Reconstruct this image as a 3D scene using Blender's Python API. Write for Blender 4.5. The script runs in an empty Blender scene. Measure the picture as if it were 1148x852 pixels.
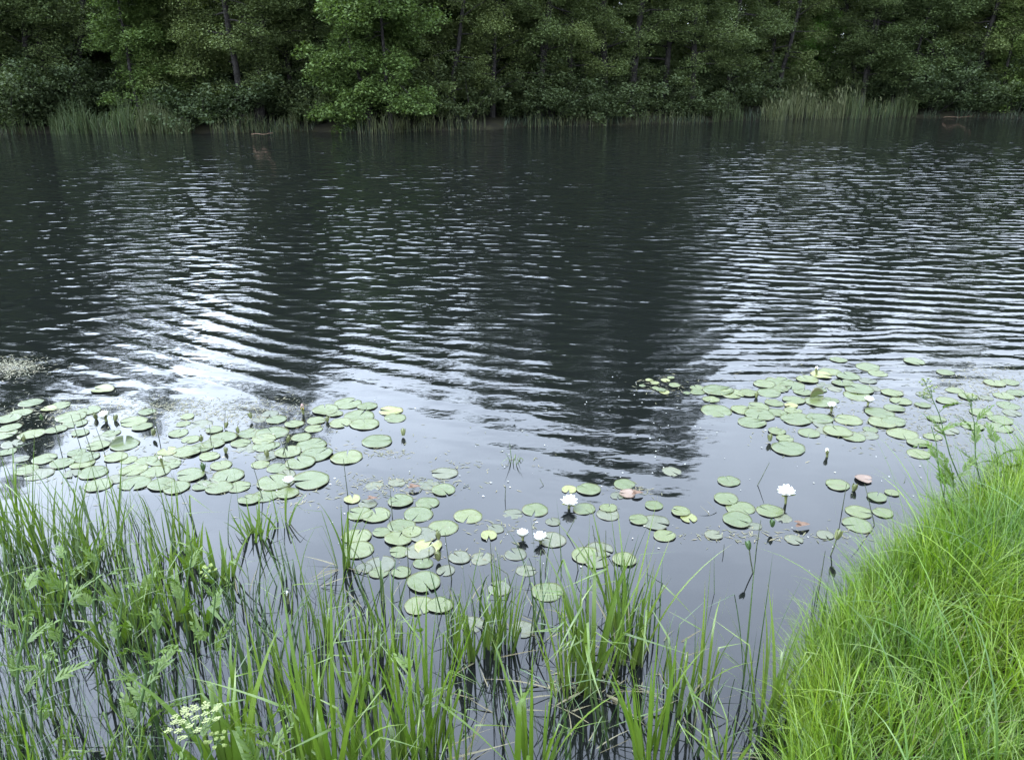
import bpy, math, random
import numpy as np
from mathutils import Vector

random.seed(7)
RNG = np.random.default_rng(11)
R = math.radians
PI = math.pi
scene = bpy.context.scene
COL = scene.collection

# ------------------------------------------------------------------ camera
CAM_H, PITCH, FPX, CX, CY = 2.2, R(20.9), 901.0, 574.0, 426.0
cam_data = bpy.data.cameras.new('camera')
cam_data.sensor_width = 36.0
cam_data.lens = FPX / 1148.0 * 36.0
cam_data.clip_start = 0.05
cam_data.clip_end = 1500.0
cam = bpy.data.objects.new('camera', cam_data)
COL.objects.link(cam)
cam.location = (0, 0, CAM_H)
cam.rotation_euler = (PI / 2 - PITCH, 0, 0)
scene.camera = cam

# ------------------------------------------------------------------ sky, sun, exposure
SUN_EL, SUN_AZ = R(56), R(262)       # azimuth clockwise from +Y: a veiled sun high on the left
world = bpy.data.worlds.new('World')
scene.world = world
world.use_nodes = True
wn = world.node_tree
wn.nodes.clear()
w_out = wn.nodes.new('ShaderNodeOutputWorld')
w_bg = wn.nodes.new('ShaderNodeBackground')
w_sky = wn.nodes.new('ShaderNodeTexSky')
w_sky.sky_type = 'NISHITA'
w_sky.sun_disc = False
w_sky.sun_elevation = SUN_EL
w_sky.sun_rotation = SUN_AZ
w_sky.air_density = 1.2
w_sky.dust_density = 2.0
w_tc = wn.nodes.new('ShaderNodeTexCoord')
w_map = wn.nodes.new('ShaderNodeMapping')
w_map.inputs['Scale'].default_value = (1.6, 1.6, 3.2)
w_map.inputs['Location'].default_value = (0.35, 0.1, 0.0)
w_noise = wn.nodes.new('ShaderNodeTexNoise')
w_noise.inputs['Scale'].default_value = 1.7
w_noise.inputs['Detail'].default_value = 6
w_noise.inputs['Roughness'].default_value = 0.55
w_ramp = wn.nodes.new('ShaderNodeValToRGB')
w_ramp.color_ramp.elements[0].position = 0.30
w_ramp.color_ramp.elements[0].color = (0.62, 0.62, 0.62, 1)
w_ramp.color_ramp.elements[1].position = 0.62
w_ramp.color_ramp.elements[1].color = (1, 1, 1, 1)
w_sep = wn.nodes.new('ShaderNodeSeparateXYZ')
w_cloud = wn.nodes.new('ShaderNodeValToRGB')      # cloud sheet: white low down, bluer and thinner overhead
w_cloud.color_ramp.elements[0].position = 0.25
w_cloud.color_ramp.elements[0].color = (0.98, 1.12, 1.31, 1)
w_cloud.color_ramp.elements[1].position = 0.62
w_cloud.color_ramp.elements[1].color = (1.12, 1.30, 1.62, 1)
w_gain = wn.nodes.new('ShaderNodeMix')
w_gain.data_type = 'RGBA'
w_gain.blend_type = 'MULTIPLY'
w_gain.inputs['Factor'].default_value = 1.0
w_side = wn.nodes.new('ShaderNodeMapRange')            # the cloud is brightest on the sun's side
w_side.inputs['From Min'].default_value = -0.6
w_side.inputs['From Max'].default_value = 0.6
w_side.inputs['To Min'].default_value = 15.5
w_side.inputs['To Max'].default_value = 6.8
w_mix = wn.nodes.new('ShaderNodeMix')
w_mix.data_type = 'RGBA'
L_ = wn.links.new
L_(w_tc.outputs['Generated'], w_map.inputs['Vector'])
L_(w_map.outputs['Vector'], w_noise.inputs['Vector'])
L_(w_noise.outputs['Fac'], w_ramp.inputs['Fac'])
L_(w_ramp.outputs['Color'], w_mix.inputs['Factor'])
L_(w_sky.outputs['Color'], w_mix.inputs['A'])
L_(w_tc.outputs['Generated'], w_sep.inputs[0])
L_(w_sep.outputs['Z'], w_cloud.inputs['Fac'])
L_(w_cloud.outputs['Color'], w_gain.inputs['A'])
L_(w_sep.outputs['X'], w_side.inputs['Value'])
L_(w_side.outputs['Result'], w_gain.inputs['B'])
L_(w_gain.outputs['Result'], w_mix.inputs['B'])
L_(w_mix.outputs['Result'], w_bg.inputs['Color'])
w_bg.inputs['Strength'].default_value = 0.1
L_(w_bg.outputs['Background'], w_out.inputs['Surface'])

sun_data = bpy.data.lights.new('sun', 'SUN')
sun_data.energy = 0.6
sun_data.angle = R(14)
sun_data.color = (1.0, 0.96, 0.9)
sun = bpy.data.objects.new('sun', sun_data)
COL.objects.link(sun)
sdir = Vector((math.sin(SUN_AZ) * math.cos(SUN_EL), math.cos(SUN_AZ) * math.cos(SUN_EL), math.sin(SUN_EL)))
sun.rotation_euler = (-sdir).to_track_quat('-Z', 'Y').to_euler()
sun.location = (0, -5, 20)

scene.view_settings.view_transform = 'Standard'
scene.view_settings.look = 'None'
scene.view_settings.exposure = 2.55
scene.view_settings.gamma = 1.0
scene.view_settings.use_curve_mapping = False
scene.render.engine = 'CYCLES'
scene.cycles.max_bounces = 6
scene.cycles.diffuse_bounces = 3
scene.cycles.glossy_bounces = 3
scene.cycles.transmission_bounces = 4
scene.cycles.use_denoising = True
scene.cycles.sample_clamp_indirect = 8.0

# ------------------------------------------------------------------ projection helpers (photo pixels -> places on the water)
cP, sP = math.cos(PITCH), math.sin(PITCH)
def ray(px, py):
    u, v = (px - CX) / FPX, (CY - py) / FPX
    return (u, cP + v * sP, -sP + v * cP)
def on_z(px, py, z=0.0):
    d = ray(px, py)
    t = (z - CAM_H) / d[2]
    return Vector((d[0] * t, d[1] * t, z))
def at_y(px, py, Y):
    d = ray(px, py)
    t = Y / d[1]
    return Vector((d[0] * t, Y, CAM_H + d[2] * t))
def mpp(px, py, z=0.0):                     # metres per pixel across at that place
    d = ray(px, py)
    return (z - CAM_H) / d[2] / FPX
def to_px(p):
    x, y, z = p[0], p[1], p[2] - CAM_H
    f = y * cP - z * sP
    u = y * sP + z * cP
    return CX + x / f * FPX, CY - u / f * FPX

# ------------------------------------------------------------------ materials
def new_mat(name):
    m = bpy.data.materials.new(name)
    m.use_nodes = True
    nt = m.node_tree
    nt.nodes.clear()
    out = nt.nodes.new('ShaderNodeOutputMaterial')
    return m, nt, out

def ramp(nt, cols, pos=None):
    r = nt.nodes.new('ShaderNodeValToRGB')
    e = r.color_ramp.elements
    n = len(cols)
    for i, c in enumerate(cols):
        p = pos[i] if pos else i / max(1, n - 1)
        el = e[i] if i < 2 else e.new(p)
        el.position = p
        el.color = (*c, 1)
    return r

def leaf_mat(name, cols, rough=0.5, spec=0.4, trans=0.3, obj_var=0.0, along=None, tcol=(1.1, 1.25, 0.5), noise=None):
    """Foliage: each leaf or blade (each island) takes its own colour out of COLS; ALONG colours base and tip."""
    m, nt, out = new_mat(name)
    N, L = nt.nodes, nt.links.new
    geo = N.new('ShaderNodeNewGeometry')
    fac = geo.outputs['Random Per Island']
    r = ramp(nt, cols)
    if obj_var:
        oi = N.new('ShaderNodeObjectInfo')
        mx = N.new('ShaderNodeMath'); mx.operation = 'MULTIPLY_ADD'
        mx.inputs[1].default_value = obj_var
        sub = N.new('ShaderNodeMath'); sub.operation = 'MULTIPLY_ADD'
        sub.inputs[1].default_value = 1 - obj_var; sub.inputs[2].default_value = 0
        L(fac, sub.inputs[0])
        L(oi.outputs['Random'], mx.inputs[0]); L(sub.outputs[0], mx.inputs[2])
        fac = mx.outputs[0]
    L(fac, r.inputs['Fac'])
    colour = r.outputs['Color']
    if noise:
        sc, lo, hi = noise
        nz = N.new('ShaderNodeTexNoise'); nz.inputs['Scale'].default_value = sc; nz.inputs['Detail'].default_value = 3
        L(geo.outputs['Position'], nz.inputs['Vector'])
        rr = ramp(nt, [lo, hi], [0.35, 0.65]); L(nz.outputs['Fac'], rr.inputs['Fac'])
        mm = N.new('ShaderNodeMix'); mm.data_type = 'RGBA'; mm.blend_type = 'MULTIPLY'; mm.inputs['Factor'].default_value = 1
        L(colour, mm.inputs['A']); L(rr.outputs['Color'], mm.inputs['B']); colour = mm.outputs['Result']
    if along:
        base_c, tip_c, b0, t0 = along
        at = N.new('ShaderNodeAttribute'); at.attribute_name = 'along'
        for c, lo, hi in ((base_c, b0, 0.0), (tip_c, t0, 1.0)):
            if c is None: continue
            mr = N.new('ShaderNodeMapRange'); mr.inputs['From Min'].default_value = lo; mr.inputs['From Max'].default_value = hi
            L(at.outputs['Fac'], mr.inputs['Value'])
            mm = N.new('ShaderNodeMix'); mm.data_type = 'RGBA'
            L(mr.outputs['Result'], mm.inputs['Factor']); L(colour, mm.inputs['A']); mm.inputs['B'].default_value = (*c, 1)
            colour = mm.outputs['Result']
    b = N.new('ShaderNodeBsdfPrincipled')
    b.inputs['Roughness'].default_value = rough
    b.inputs['Specular IOR Level'].default_value = spec
    L(colour, b.inputs['Base Color'])
    if trans:
        tr = N.new('ShaderNodeBsdfTranslucent')
        mm = N.new('ShaderNodeMix'); mm.data_type = 'RGBA'; mm.blend_type = 'MULTIPLY'; mm.inputs['Factor'].default_value = 1
        L(colour, mm.inputs['A']); mm.inputs['B'].default_value = (*tcol, 1)
        L(mm.outputs['Result'], tr.inputs['Color'])
        ms = N.new('ShaderNodeMixShader'); ms.inputs['Fac'].default_value = trans
        L(b.outputs[0], ms.inputs[1]); L(tr.outputs[0], ms.inputs[2]); L(ms.outputs[0], out.inputs['Surface'])
    else:
        L(b.outputs[0], out.inputs['Surface'])
    return m

def plain_mat(name, c1, c2, scale=8.0, rough=0.6, spec=0.4, detail=4, bump=0.0):
    m, nt, out = new_mat(name)
    N, L = nt.nodes, nt.links.new
    tc = N.new('ShaderNodeTexCoord')
    nz = N.new('ShaderNodeTexNoise'); nz.inputs['Scale'].default_value = scale; nz.inputs['Detail'].default_value = detail
    L(tc.outputs['Object'], nz.inputs['Vector'])
    r = ramp(nt, [c1, c2], [0.35, 0.65]); L(nz.outputs['Fac'], r.inputs['Fac'])
    b = N.new('ShaderNodeBsdfPrincipled')
    b.inputs['Roughness'].default_value = rough; b.inputs['Specular IOR Level'].default_value = spec
    L(r.outputs['Color'], b.inputs['Base Color'])
    if bump:
        bp = N.new('ShaderNodeBump'); bp.inputs['Distance'].default_value = bump
        L(nz.outputs['Fac'], bp.inputs['Height']); L(bp.outputs[0], b.inputs['Normal'])
    L(b.outputs[0], out.inputs['Surface'])
    return m

def water_mat():
    m, nt, out = new_mat('pond_water')
    N, L = nt.nodes, nt.links.new
    geo = N.new('ShaderNodeNewGeometry')
    pos = geo.outputs['Position']
    def math_(op, a, b=None, c=None):
        n = N.new('ShaderNodeMath'); n.operation = op
        for i, v in enumerate((a, b, c)):
            if v is None: continue
            if isinstance(v, (int, float)): n.inputs[i].default_value = v
            else: L(v, n.inputs[i])
        return n.outputs[0]
    def noise(scale, detail=2, off=(0, 0, 0), sx=1.0, sy=1.0, rough=0.5, rot=0.0):
        mp = N.new('ShaderNodeMapping'); mp.inputs['Location'].default_value = off
        mp.inputs['Scale'].default_value = (sx, sy, 1); mp.inputs['Rotation'].default_value = (0, 0, rot)
        L(pos, mp.inputs['Vector'])
        n = N.new('ShaderNodeTexNoise'); n.inputs['Scale'].default_value = scale; n.inputs['Detail'].default_value = detail
        n.inputs['Roughness'].default_value = rough
        L(mp.outputs[0], n.inputs['Vector'])
        return n.outputs['Fac']
    sep = N.new('ShaderNodeSeparateXYZ'); L(pos, sep.inputs[0])
    X, Y = sep.outputs[0], sep.outputs[1]
    def mrange(v, a, b, c, d, smooth=True):
        n = N.new('ShaderNodeMapRange'); n.interpolation_type = 'SMOOTHSTEP' if smooth else 'LINEAR'
        for i, x in zip(('From Min', 'From Max', 'To Min', 'To Max'), (a, b, c, d)): n.inputs[i].default_value = x
        L(v, n.inputs['Value'])
        return n.outputs[0]
    # rings spreading over the pond
    def ring(cx, cy, lam, warp_scale, warp, off):
        d = N.new('ShaderNodeVectorMath'); d.operation = 'DISTANCE'; d.inputs[1].default_value = (cx, cy, 0)
        L(pos, d.inputs[0])
        ph = math_('MULTIPLY', d.outputs['Value'], 2 * PI / lam)
        w = math_('MULTIPLY', noise(warp_scale, 2, off), warp)
        s = math_('SINE', math_('ADD', ph, w))
        s1 = math_('MULTIPLY', math_('MULTIPLY', s, s), 0.35)         # sharper crests
        return math_('ADD', s, s1)
    a1 = mrange(noise(0.22, 2, (3, 1, 0)), 0.38, 0.62, 0.25, 1.0)
    a2 = mrange(noise(0.35, 2, (-7, 4, 0)), 0.40, 0.62, 0.1, 1.0)
    bump_x = math_('MULTIPLY', math_('SUBTRACT', X, 0.55), 1.3)
    tongue = math_('MULTIPLY', math_('POWER', 2.718, math_('MULTIPLY', math_('MULTIPLY', bump_x, bump_x), -0.75)), 1.6)
    near = mrange(math_('ADD', Y, tongue), 4.9, 6.4, 0.04, 1.0)
    far = mrange(Y, 26.0, 36.0, 1.0, 0.5)
    hA = math_('MULTIPLY', math_('MULTIPLY', ring(6.5, 21.0, 0.27, 0.45, 9.0, (0, 0, 0)), a1), mrange(Y, 9.0, 16.0, 0.0030, 0.0008))
    hB = math_('MULTIPLY', math_('MULTIPLY', ring(1.5, 34.0, 0.155, 0.7, 9.0, (5, 5, 0)), a2), mrange(Y, 8.0, 14.0, 0.0010, 0.0))
    hC = math_('MULTIPLY', math_('MULTIPLY', ring(-40.0, 40.0, 0.31, 0.4, 10.0, (9, 2, 0)), a2), 0.0014)
    hN = math_('MULTIPLY', noise(6.5, 2, (1, 2, 0), 1.0, 1.8, 0.5), mrange(Y, 8.0, 14.0, 0.0034, 0.0))
    hF = math_('MULTIPLY', noise(4.0, 2, (3, 7, 0), 0.6, 1.3, 0.4, 0.12), mrange(Y, 6.0, 12.0, 0.006, 0.042))
    hG = math_('MULTIPLY', noise(1.9, 1, (1, 3, 0), 0.7, 1.5, 0.45, -0.1), mrange(Y, 12.0, 20.0, 0.0, 0.085))
    hM = math_('MULTIPLY', noise(1.1, 2, (4, 8, 0), 0.7, 1.3, 0.5), 0.010)
    h = math_('ADD', math_('ADD', hA, hB), math_('ADD', hC, math_('ADD', math_('ADD', hF, hG), math_('ADD', hN, hM))))
    h = math_('MULTIPLY', math_('MULTIPLY', h, near), far)
    calm = math_('MULTIPLY', noise(2.2, 2, (2, 2, 0), 1.0, 1.4), 0.0016)
    h = math_('ADD', h, calm)
    bp = N.new('ShaderNodeBump'); bp.inputs['Strength'].default_value = 1.0; bp.inputs['Distance'].default_value = 1.0
    L(h, bp.inputs['Height'])
    b = N.new('ShaderNodeBsdfPrincipled')
    b.inputs['Base Color'].default_value = (0.0032, 0.0038, 0.0037, 1)
    b.inputs['Roughness'].default_value = 0.03
    b.inputs['IOR'].default_value = 1.333
    L(bp.outputs[0], b.inputs['Normal'])
    L(b.outputs[0], out.inputs['Surface'])
    return m

M = {}
M['water'] = water_mat()
M['ground'] = plain_mat('bank_soil', (0.008, 0.007, 0.005), (0.017, 0.016, 0.008), 1.5, 0.9, 0.1, 6)
M['bark'] = plain_mat('bark', (0.008, 0.007, 0.006), (0.020, 0.018, 0.016), 7, 0.9, 0.15, 6, 0.03)
M['alder'] = leaf_mat('alder_leaf', [(0.0367, 0.0550, 0.0205), (0.0602, 0.0804, 0.0285), (0.0869, 0.1056, 0.0333)], 0.65, 0.15, 0.25, 0.5)
M['shaded_undergrowth'] = leaf_mat('shaded_undergrowth_leaf', [(0.0223, 0.0343, 0.0150), (0.0367, 0.0503, 0.0209), (0.0529, 0.0659, 0.0244)], 0.65, 0.15, 0.25, 0.5)  # alder leaf darkened: shade below the crowns is painted into the colour
M['shaded_far_sedge'] = leaf_mat('shaded_far_sedge_blade', [(0.008, 0.016, 0.007), (0.016, 0.026, 0.012), (0.035, 0.04, 0.022)], 0.6, 0.2, 0.1)  # blade colour lowered to paint in the dark band under the trees
M['willow'] = leaf_mat('willow_leaf', [(0.0475, 0.0764, 0.0225), (0.0688, 0.1017, 0.0274), (0.0901, 0.1239, 0.0299)], 0.6, 0.2, 0.3, 0.4)
M['sunlit_hazel'] = leaf_mat('sunlit_hazel_leaf', [(0.1053, 0.2282, 0.0441), (0.1580, 0.3159, 0.0616), (0.2106, 0.3685, 0.0702)], 0.5, 0.3, 0.3, 0.3)  # leaf colour raised to paint in the sunlight of the clearing
M['reed'] = leaf_mat('reed_blade', [(0.0195, 0.0350, 0.0106), (0.0351, 0.0473, 0.0167), (0.0585, 0.0617, 0.0272)], 0.6, 0.2, 0.2, 0.4)
M['dry_reed'] = leaf_mat('dry_reed_blade', [(0.0300, 0.0408, 0.0143), (0.0511, 0.0585, 0.0239), (0.0720, 0.0745, 0.0334)], 0.6, 0.2, 0.2, 0.2)
M['sedge'] = leaf_mat('sedge_blade', [(0.0340, 0.0606, 0.0097), (0.0544, 0.0903, 0.0132), (0.0850, 0.1209, 0.0181)], 0.38, 0.5, 0.3, 0.3,
                      along=((0.045, 0.033, 0.014), (0.085, 0.075, 0.03), 0.16, 0.88))
M['broad'] = leaf_mat('broad_blade', [(0.0462, 0.0850, 0.0088), (0.0628, 0.1030, 0.0118), (0.0838, 0.1213, 0.0147)], 0.4, 0.45, 0.35, 0.3,
                      along=((0.04, 0.05, 0.016), (0.07, 0.095, 0.02), 0.1, 0.9))
M['rush'] = leaf_mat('rush_stem', [(0.0174, 0.0374, 0.0112), (0.0270, 0.0515, 0.0140), (0.0482, 0.0707, 0.0210)], 0.45, 0.4, 0.1, 0.3)
M['dead'] = leaf_mat('dead_straw', [(0.0600, 0.0510, 0.0270), (0.1020, 0.0900, 0.0510), (0.1440, 0.1320, 0.0840)], 0.7, 0.2, 0.15)
M['dark_stalk'] = plain_mat('dark_stalk', (0.022, 0.028, 0.014), (0.045, 0.055, 0.025), 30, 0.6, 0.3)
M['bank'] = leaf_mat('bank_grass_blade', [(0.0427, 0.0808, 0.0140), (0.0748, 0.1325, 0.0077), (0.1035, 0.1678, 0.0109), (0.1494, 0.2120, 0.0161), (0.1235, 0.1710, 0.0400)], 0.42, 0.4, 0.35,
                     along=((0.05, 0.06, 0.015), (0.08, 0.11, 0.02), 0.2, 0.85), noise=(2.2, (0.42, 0.58, 0.60), (1.05, 1.04, 1.0)))  # noise varies the greens; its dark patches also paint in shadows
M['herb'] = leaf_mat('herb_leaflet', [(0.0371, 0.0716, 0.0066), (0.0495, 0.0862, 0.0089), (0.0619, 0.0986, 0.0104)], 0.5, 0.35, 0.35, 0.3)
M['stem'] = plain_mat('green_stem', (0.025, 0.05, 0.014), (0.04, 0.07, 0.02), 20, 0.5, 0.4)
M['petal'] = leaf_mat('white_petal', [(0.6864, 0.6864, 0.6512), (0.7392, 0.7392, 0.7040)], 0.45, 0.3, 0.2, tcol=(1, 1, 0.95))
M['stamen'] = plain_mat('yellow_stamen', (0.65, 0.42, 0.04), (0.75, 0.52, 0.08), 40, 0.6, 0.3)
M['sepal'] = plain_mat('brown_green_sepal', (0.07, 0.08, 0.03), (0.11, 0.12, 0.045), 30, 0.45, 0.4)
M['pink'] = leaf_mat('pink_petal', [(0.4800, 0.3360, 0.3040), (0.6000, 0.4960, 0.4640)], 0.45, 0.3, 0.2, tcol=(1, 1, 1))
M['umbel_white'] = leaf_mat('umbel_floret', [(0.1514, 0.1736, 0.0690), (0.1835, 0.2033, 0.0911)], 0.6, 0.2, 0.2, tcol=(1, 1, 0.9))
M['umbel_green'] = leaf_mat('unripe_floret', [(0.1100, 0.1500, 0.0350), (0.1700, 0.2000, 0.0650)], 0.6, 0.2, 0.2)

def pad_mat(name, c1, c2, rim):
    m, nt, out = new_mat(name)
    N, L = nt.nodes, nt.links.new
    tc = N.new('ShaderNodeTexCoord'); oi = N.new('ShaderNodeObjectInfo')
    ad = N.new('ShaderNodeVectorMath'); ad.operation = 'ADD'; L(tc.outputs['Object'], ad.inputs[0])
    cb = N.new('ShaderNodeCombineXYZ'); sc = N.new('ShaderNodeMath'); sc.operation = 'MULTIPLY'; sc.inputs[1].default_value = 37
    L(oi.outputs['Random'], sc.inputs[0]); L(sc.outputs[0], cb.inputs[2]); L(cb.outputs[0], ad.inputs[1])
    nz = N.new('ShaderNodeTexNoise'); nz.inputs['Scale'].default_value = 14; nz.inputs['Detail'].default_value = 4
    L(ad.outputs[0], nz.inputs['Vector'])
    mx = N.new('ShaderNodeMath'); mx.operation = 'MULTIPLY_ADD'; mx.inputs[1].default_value = 0.55
    hv = N.new('ShaderNodeMath'); hv.operation = 'MULTIPLY'; hv.inputs[1].default_value = 0.45
    L(nz.outputs['Fac'], mx.inputs[0]); L(oi.outputs['Random'], hv.inputs[0]); L(hv.outputs[0], mx.inputs[2])
    r = ramp(nt, [c1, c2], [0.25, 0.75]); L(mx.outputs[0], r.inputs['Fac'])
    # radial veins and a paler, browned rim
    sp = N.new('ShaderNodeSeparateXYZ'); L(tc.outputs['Object'], sp.inputs[0])
    an = N.new('ShaderNodeMath'); an.operation = 'ARCTAN2'; L(sp.outputs[1], an.inputs[0]); L(sp.outputs[0], an.inputs[1])
    k = N.new('ShaderNodeMath'); k.operation = 'MULTIPLY'; k.inputs[1].default_value = 17; L(an.outputs[0], k.inputs[0])
    sn = N.new('ShaderNodeMath'); sn.operation = 'SINE'; L(k.outputs[0], sn.inputs[0])
    mr = N.new('ShaderNodeMapRange'); mr.inputs['From Min'].default_value = 0.9; mr.inputs['From Max'].default_value = 1.0
    mr.inputs['To Max'].default_value = 0.2; L(sn.outputs[0], mr.inputs['Value'])
    v = N.new('ShaderNodeMix'); v.data_type = 'RGBA'; L(mr.outputs[0], v.inputs['Factor']); L(r.outputs['Color'], v.inputs['A'])
    v.inputs['B'].default_value = (c2[0] * 1.25, c2[1] * 1.2, c2[2] * 1.1, 1)
    ln = N.new('ShaderNodeVectorMath'); ln.operation = 'LENGTH'; L(tc.outputs['Object'], ln.inputs[0])
    m2 = N.new('ShaderNodeMapRange'); m2.inputs['From Min'].default_value = 0.90; m2.inputs['From Max'].default_value = 1.02
    m2.inputs['To Max'].default_value = 0.7; L(ln.outputs['Value'], m2.inputs['Value'])
    v2 = N.new('ShaderNodeMix'); v2.data_type = 'RGBA'; L(m2.outputs[0], v2.inputs['Factor']); L(v.outputs['Result'], v2.inputs['A'])
    v2.inputs['B'].default_value = (*rim, 1)
    b = N.new('ShaderNodeBsdfPrincipled'); b.inputs['Roughness'].default_value = 0.36; b.inputs['Specular IOR Level'].default_value = 0.42
    n2 = N.new('ShaderNodeTexNoise'); n2.inputs['Scale'].default_value = 2.2; n2.inputs['Detail'].default_value = 5; n2.inputs['Roughness'].default_value = 0.7
    L(ad.outputs[0], n2.inputs['Vector'])
    m3 = N.new('ShaderNodeMapRange'); m3.inputs['From Min'].default_value = 0.60; m3.inputs['From Max'].default_value = 0.68; m3.inputs['To Max'].default_value = 0.6
    L(n2.outputs['Fac'], m3.inputs['Value'])
    v3 = N.new('ShaderNodeMix'); v3.data_type = 'RGBA'; L(m3.outputs[0], v3.inputs['Factor']); L(v2.outputs['Result'], v3.inputs['A'])
    v3.inputs['B'].default_value = (rim[0] * .9, rim[1] * .7, rim[2] * .6, 1)
    L(v3.outputs['Result'], b.inputs['Base Color'])
    bp = N.new('ShaderNodeBump'); bp.inputs['Distance'].default_value = 0.004; bp.inputs['Strength'].default_value = 0.5
    L(nz.outputs['Fac'], bp.inputs['Height']); L(bp.outputs[0], b.inputs['Normal'])
    L(b.outputs[0], out.inputs['Surface'])
    return m
M['pad'] = pad_mat('lily_pad_green', (0.036, 0.050, 0.014), (0.062, 0.074, 0.022), (0.055, 0.05, 0.02))
M['pad_yellow'] = pad_mat('lily_pad_yellowing', (0.07, 0.082, 0.024), (0.115, 0.12, 0.036), (0.09, 0.065, 0.025))
M['pad_red'] = pad_mat('lily_pad_reddened', (0.075, 0.045, 0.03), (0.11, 0.075, 0.05), (0.06, 0.035, 0.022))
M['pad_dull'] = pad_mat('lily_pad_sunken', (0.036, 0.042, 0.022), (0.06, 0.064, 0.034), (0.045, 0.04, 0.02))
M['dead_leaf'] = plain_mat('dead_leaf', (0.055, 0.03, 0.018), (0.10, 0.06, 0.035), 30, 0.7, 0.3)
M['weed'] = leaf_mat('pondweed_leaf', [(0.0392, 0.0405, 0.0168), (0.0672, 0.0666, 0.0294), (0.1120, 0.0952, 0.0504)], 0.5, 0.35, 0.0)
M['litter'] = leaf_mat('floating_scrap', [(0.1650, 0.1595, 0.1210), (0.2475, 0.2475, 0.2090), (0.3850, 0.3850, 0.3630)], 0.5, 0.4, 0.0)

# ------------------------------------------------------------------ mesh helpers
def mesh_np(name, verts, faces, mat, along=None, smooth=False):
    """VERTS (n,3) and FACES (m,4) or (m,3) as one mesh."""
    verts = np.asarray(verts, dtype=np.float32); faces = np.asarray(faces, dtype=np.int32)
    k = faces.shape[1]
    me = bpy.data.meshes.new(name)
    me.vertices.add(len(verts)); me.vertices.foreach_set('co', verts.ravel())
    me.loops.add(faces.size); me.loops.foreach_set('vertex_index', faces.ravel())
    me.polygons.add(len(faces)); me.polygons.foreach_set('loop_start', np.arange(0, faces.size, k, dtype=np.int32))
    me.update(calc_edges=True)
    if along is not None:
        a = me.attributes.new('along', 'FLOAT', 'POINT'); a.data.foreach_set('value', np.asarray(along, dtype=np.float32))
    if smooth:
        me.polygons.foreach_set('use_smooth', np.ones(len(faces), dtype=bool))
    me.materials.append(mat)
    return me

def link(name, me, parent=None, loc=None):
    o = bpy.data.objects.new(name, me); COL.objects.link(o)
    if parent: o.parent = parent
    if loc is not None: o.location = loc
    return o

def tag(o, label, cat, group=None):
    o['label'] = label; o['category'] = cat
    if group: o['group'] = group
    return o

def thing(name, label, cat, loc=(0, 0, 0), rz=0.0, group=None):
    o = bpy.data.objects.new(name, None); COL.objects.link(o)
    o.empty_display_size = 0.1
    o.location = loc; o.rotation_euler = (0, 0, rz)
    return tag(o, label, cat, group)

def kind(o, k):
    o['kind'] = k
    return o

class MB:
    """Collects quads (triangles are closed with a doubled corner avoided by tubes and strips only)."""
    def __init__(s): s.v, s.f, s.a, s.n = [], [], [], 0
    def add(s, v, f, a=None):
        v = np.asarray(v, float); f = np.asarray(f, int)
        s.v.append(v); s.f.append(f + s.n); s.a.append(np.zeros(len(v)) if a is None else np.asarray(a, float)); s.n += len(v)
    def mesh(s, name, mat, smooth=False):
        return mesh_np(name, np.concatenate(s.v), np.concatenate(s.f), mat, np.concatenate(s.a), smooth)

def tube(mb, pts, rad, sides=6):
    pts = np.asarray(pts, float); n = len(pts)
    rad = np.full(n, rad) if np.isscalar(rad) else np.asarray(rad, float)
    tan = np.gradient(pts, axis=0); tan /= np.linalg.norm(tan, axis=1)[:, None] + 1e-9
    ref = np.where(np.abs(tan[:, 2:3]) > 0.9, np.array([[1.0, 0, 0]]), np.array([[0, 0, 1.0]]))
    if np.abs(tan[0, 2]) > 0.6: ref = np.tile([[1.0, 0.1, 0]], (n, 1))
    e1 = np.cross(tan, ref); e1 /= np.linalg.norm(e1, axis=1)[:, None] + 1e-9
    e2 = np.cross(tan, e1)
    an = np.linspace(0, 2 * PI, sides, endpoint=False)
    v = pts[:, None] + rad[:, None, None] * (np.cos(an)[None, :, None] * e1[:, None] + np.sin(an)[None, :, None] * e2[:, None])
    i = np.arange(n - 1)[:, None] * sides; j = np.arange(sides)[None]; j2 = (j + 1) % sides
    f = np.stack([i + j, i + j2, i + sides + j2, i + sides + j], -1).reshape(-1, 4)
    mb.add(v.reshape(-1, 3), f, np.repeat(np.linspace(0, 1, n), sides))

def arr(v, n): return np.full(n, float(v)) if np.isscalar(v) else np.asarray(v, float)

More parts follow.
